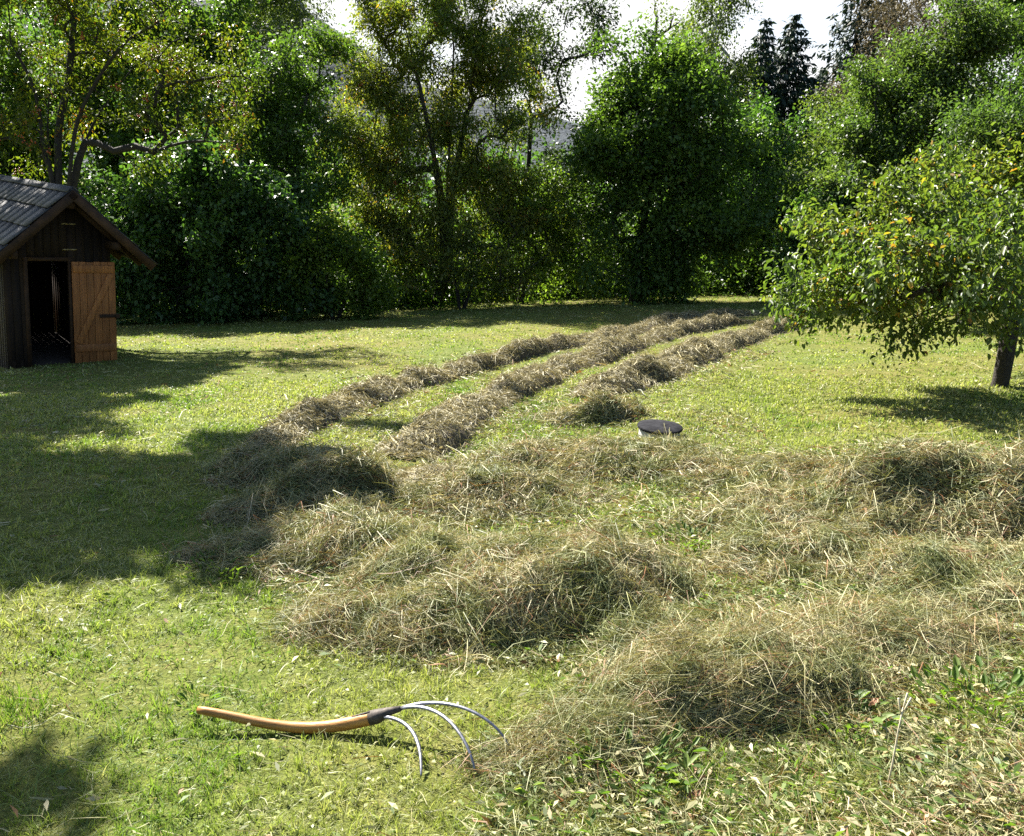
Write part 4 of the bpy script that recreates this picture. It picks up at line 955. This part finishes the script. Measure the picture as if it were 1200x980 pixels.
    T('shrub', 'dark shrub between the maple and the pear tree', 'bush', 945, 27.0, [(940, 285, 38, 50), (975, 270, 45, 50), (1010, 300, 60, 45)], 'leaf_hazel', 'bark_dark', cr=0.5, dens=3.4, nleaf=330, ll=0.14, lw=0.10, r=0.07, stems=5, stem_h=0.35, splay=0.6)
    # the pear tree on the lawn
    b = ground(1172, 452)
    T('pear_tree', 'pear tree with low spreading sunlit branches on the right of the lawn', 'tree', 1172, 10.9,
      [(1150, 245, 62, 48), (1075, 262, 80, 52, -0.4), (995, 275, 62, 48, 0.3), (1090, 310, 75, 42, -1.2), (985, 340, 55, 42, -0.5), (1165, 320, 60, 55, -0.9), (960, 385, 32, 28), (1070, 380, 46, 22, -0.6), (1130, 270, 70, 50, 1.3), (1095, 300, 60, 42, -1.8), (1010, 320, 42, 36, -1.1), (1180, 300, 50, 45, -2.0), (1060, 345, 60, 30, 0.4), (1215, 260, 60, 80), (1240, 350, 60, 55), (950, 310, 28, 45), (1200, 205, 50, 30)],
      'leaf_pear', 'bark_pear', cr=0.25, dens=3.3, nleaf=110, ll=0.070, lw=0.042, r=0.10, stem_h=0.42, droop=0.45, twigs=5, fine=True, spread=0.42, tubek=12, rmin=0.005, base=b, wiggle=0.10, sag=0.12, zf=0.33, pan=0.8,
      paths=[[(1179, 415, 0), (1184, 385, 0), (1186, 360, 0), (1180, 325, 0), (1172, 290, .2)]])
    # dense wood behind the tree line
    undergrowth(); far_wood()

def undergrowth():
    px = RNG.uniform(-200, 1500, 2600); D = np.interp(px, [-200, 130, 300, 450, 600, 900, 1000, 1500], [23, 27, 27, 28, 31, 32, 28, 24]) + RNG.uniform(0, 9, 2600)
    c = np.array([at_depth(a, 300, d) for a, d in zip(px, D)]); hgt = (0.3 + 2.6 * RNG.random(2600) ** 1.3) * np.clip((D - np.interp(px, [-200, 130, 300, 450, 600, 900, 1000, 1500], [23, 27, 27, 28, 31, 32, 28, 24])) / 3 + 0.3, 0.3, 1)
    c[:, 2] = terrain(c[:, 0], c[:, 1]) + hgt; per = 110; n = 2600 * per
    P = np.repeat(c, per, 0) + RNG.normal(0, 1, (n, 3)) * np.array([0.6, 0.6, 0.45]); P[:, 2] = np.maximum(P[:, 2], terrain(P[:, 0], P[:, 1]) + 0.06)
    sz = 0.6 + 0.8 * RNG.random(n)
    V, Q, k = leaf_quads(P, unit(RNG.normal(0, 0.6, (n, 3)) + np.array([0, 0, 1.0])), unit(RNG.normal(0, 0.7, (n, 3)) - np.array([0, 0, 0.3])), 0.14 * sz, 0.09 * sz)
    tag(mesh_obj('undergrowth', V, Q, M['leaf_green'], rnd=np.clip(RNG.normal(0.38, 0.25, n), 0, 1)), 'low leafy undergrowth closing the foot of the tree line', None, None, 'stuff')

def far_wood():
    cl = []
    for i in range(900):
        px = RNG.uniform(-500, 1700); D = RNG.uniform(40, 66)
        cap = np.interp(px, [-500, 100, 280, 400, 560, 700, 860, 960, 1100, 1700], [-60, 30, 110, 150, 190, 190, 150, 165, 110, -40])
        py = cap + (345 - cap) * RNG.random() ** 0.9
        cl.append(at_depth(px, py, D))
    cl = np.array(cl); cl = cl[cl[:, 2] > terrain(cl[:, 0], cl[:, 1]) + 0.3]; per = 130; n = len(cl) * per
    P = np.repeat(cl, per, 0) + RNG.normal(0, 1, (n, 3)) * np.array([1.3, 1.3, 1.0])
    P[:, 2] = np.maximum(P[:, 2], terrain(P[:, 0], P[:, 1]) + 0.1)
    D3 = unit(RNG.normal(0, 0.7, (n, 3)) - np.array([0, 0, 0.4])); sz = 0.6 + 0.8 * RNG.random(n)
    V, Q, k = leaf_quads(P, unit(RNG.normal(0, 0.6, (n, 3)) + np.array([0, 0, 1.0])), D3, 0.34 * sz, 0.22 * sz)
    o = mesh_obj('far_wood', V, Q, M['leaf_hazel'], rnd=np.clip(RNG.normal(0.5, 0.25, n), 0, 1)); tag(o, 'dense dark wood closing the view behind the tree line', None, None, 'stuff')

# ------------------------------------------------------------------ light, sky, camera
def build_light():
    w = bpy.data.worlds.new('World'); scene.world = w; w.use_nodes = True
    nt = w.node_tree; nt.nodes.clear()
    N = nt.nodes.new; L = nt.links.new
    out = N('ShaderNodeOutputWorld'); bg = N('ShaderNodeBackground'); bg.inputs['Strength'].default_value = SKY
    sk = N('ShaderNodeTexSky'); sk.sky_type = 'NISHITA'; sk.sun_disc = False; sk.sun_elevation = SUN_EL; sk.sun_rotation = math.atan2(SUN[0], SUN[1])
    sk.altitude = 600; sk.air_density = 1.0; sk.dust_density = 1.2; sk.ozone_density = 1.0
    tc = N('ShaderNodeTexCoord'); mp = N('ShaderNodeMapping'); mp.inputs['Scale'].default_value = (1.0, 1.0, 2.2); mp.inputs['Location'].default_value = (0.35, 0.2, 0.1)
    L(tc.outputs['Generated'], mp.inputs['Vector'])
    nz = N('ShaderNodeTexNoise'); nz.inputs['Scale'].default_value = 2.1; nz.inputs['Detail'].default_value = 7; nz.inputs['Roughness'].default_value = 0.55
    L(mp.outputs[0], nz.inputs['Vector'])
    sp = N('ShaderNodeSeparateXYZ'); L(tc.outputs['Generated'], sp.inputs[0])
    lo = N('ShaderNodeMapRange'); lo.inputs['From Min'].default_value = 0.34; lo.inputs['From Max'].default_value = 0.20; L(sp.outputs['Z'], lo.inputs['Value'])
    cm = N('ShaderNodeMath'); cm.operation = 'MULTIPLY'
    rp = N('ShaderNodeValToRGB'); rp.color_ramp.elements[0].position = 0.26; rp.color_ramp.elements[1].position = 0.46; L(nz.outputs['Fac'], rp.inputs['Fac'])
    mx = N('ShaderNodeMix'); mx.data_type = 'RGBA'; L(rp.outputs['Color'], cm.inputs[0]); L(lo.outputs[0], cm.inputs[1])
    fr = N('ShaderNodeMapRange'); fr.inputs['From Min'].default_value = 0.25; fr.inputs['From Max'].default_value = 0.6; L(sp.outputs['Y'], fr.inputs['Value'])   # the cloud bank lies to the north only
    cn = N('ShaderNodeMath'); cn.operation = 'MULTIPLY'; L(cm.outputs[0], cn.inputs[0]); L(fr.outputs[0], cn.inputs[1]); L(cn.outputs[0], mx.inputs[0]); L(sk.outputs['Color'], mx.inputs[6]); mx.inputs[7].default_value = (CLOUD, CLOUD, CLOUD * 1.01, 1)
    L(mx.outputs[2], bg.inputs['Color']); L(bg.outputs[0], out.inputs['Surface'])
    sun = bpy.data.lights.new('sun', 'SUN'); sun.energy = SUNE; sun.angle = R(0.53); sun.color = (1.0, 0.95, 0.86)
    o = bpy.data.objects.new('sun', sun); COL.objects.link(o); o.location = (-20, 15, 30)
    o.rotation_euler = Vector(tuple(-SUN)).to_track_quat('-Z', 'Y').to_euler()

def build_camera():
    cam = bpy.data.cameras.new('camera'); o = bpy.data.objects.new('camera', cam); COL.objects.link(o)
    cam.sensor_fit = 'HORIZONTAL'; cam.sensor_width = 36.0; cam.lens = 36.0 * F / 1200.0; cam.clip_start = 0.05; cam.clip_end = 3000
    m = Matrix(((RT[0], UPV[0], -FWD[0], CAM[0]), (RT[1], UPV[1], -FWD[1], CAM[1]), (RT[2], UPV[2], -FWD[2], CAM[2]), (0, 0, 0, 1)))
    o.matrix_world = m; scene.camera = o

SKY, CLOUD, SUNE, EXPO = 0.05, 6.0, 5.0, 2.15
build_ground(); build_mountain(); build_hut(); build_fork(); build_lid()
build_hay(); loose_hay(); build_grass(); build_small(); build_trees()
build_light(); build_camera()
vs = scene.view_settings; vs.view_transform = 'Standard'; vs.look = 'None'; vs.exposure = EXPO; vs.gamma = 1.0; vs.use_curve_mapping = False
scene.render.engine = 'CYCLES'; cy = scene.cycles
cy.use_denoising = False; cy.max_bounces = 6; cy.diffuse_bounces = 3; cy.glossy_bounces = 2; cy.transmission_bounces = 4; cy.transparent_max_bounces = 4; cy.caustics_reflective = False; cy.caustics_refractive = False
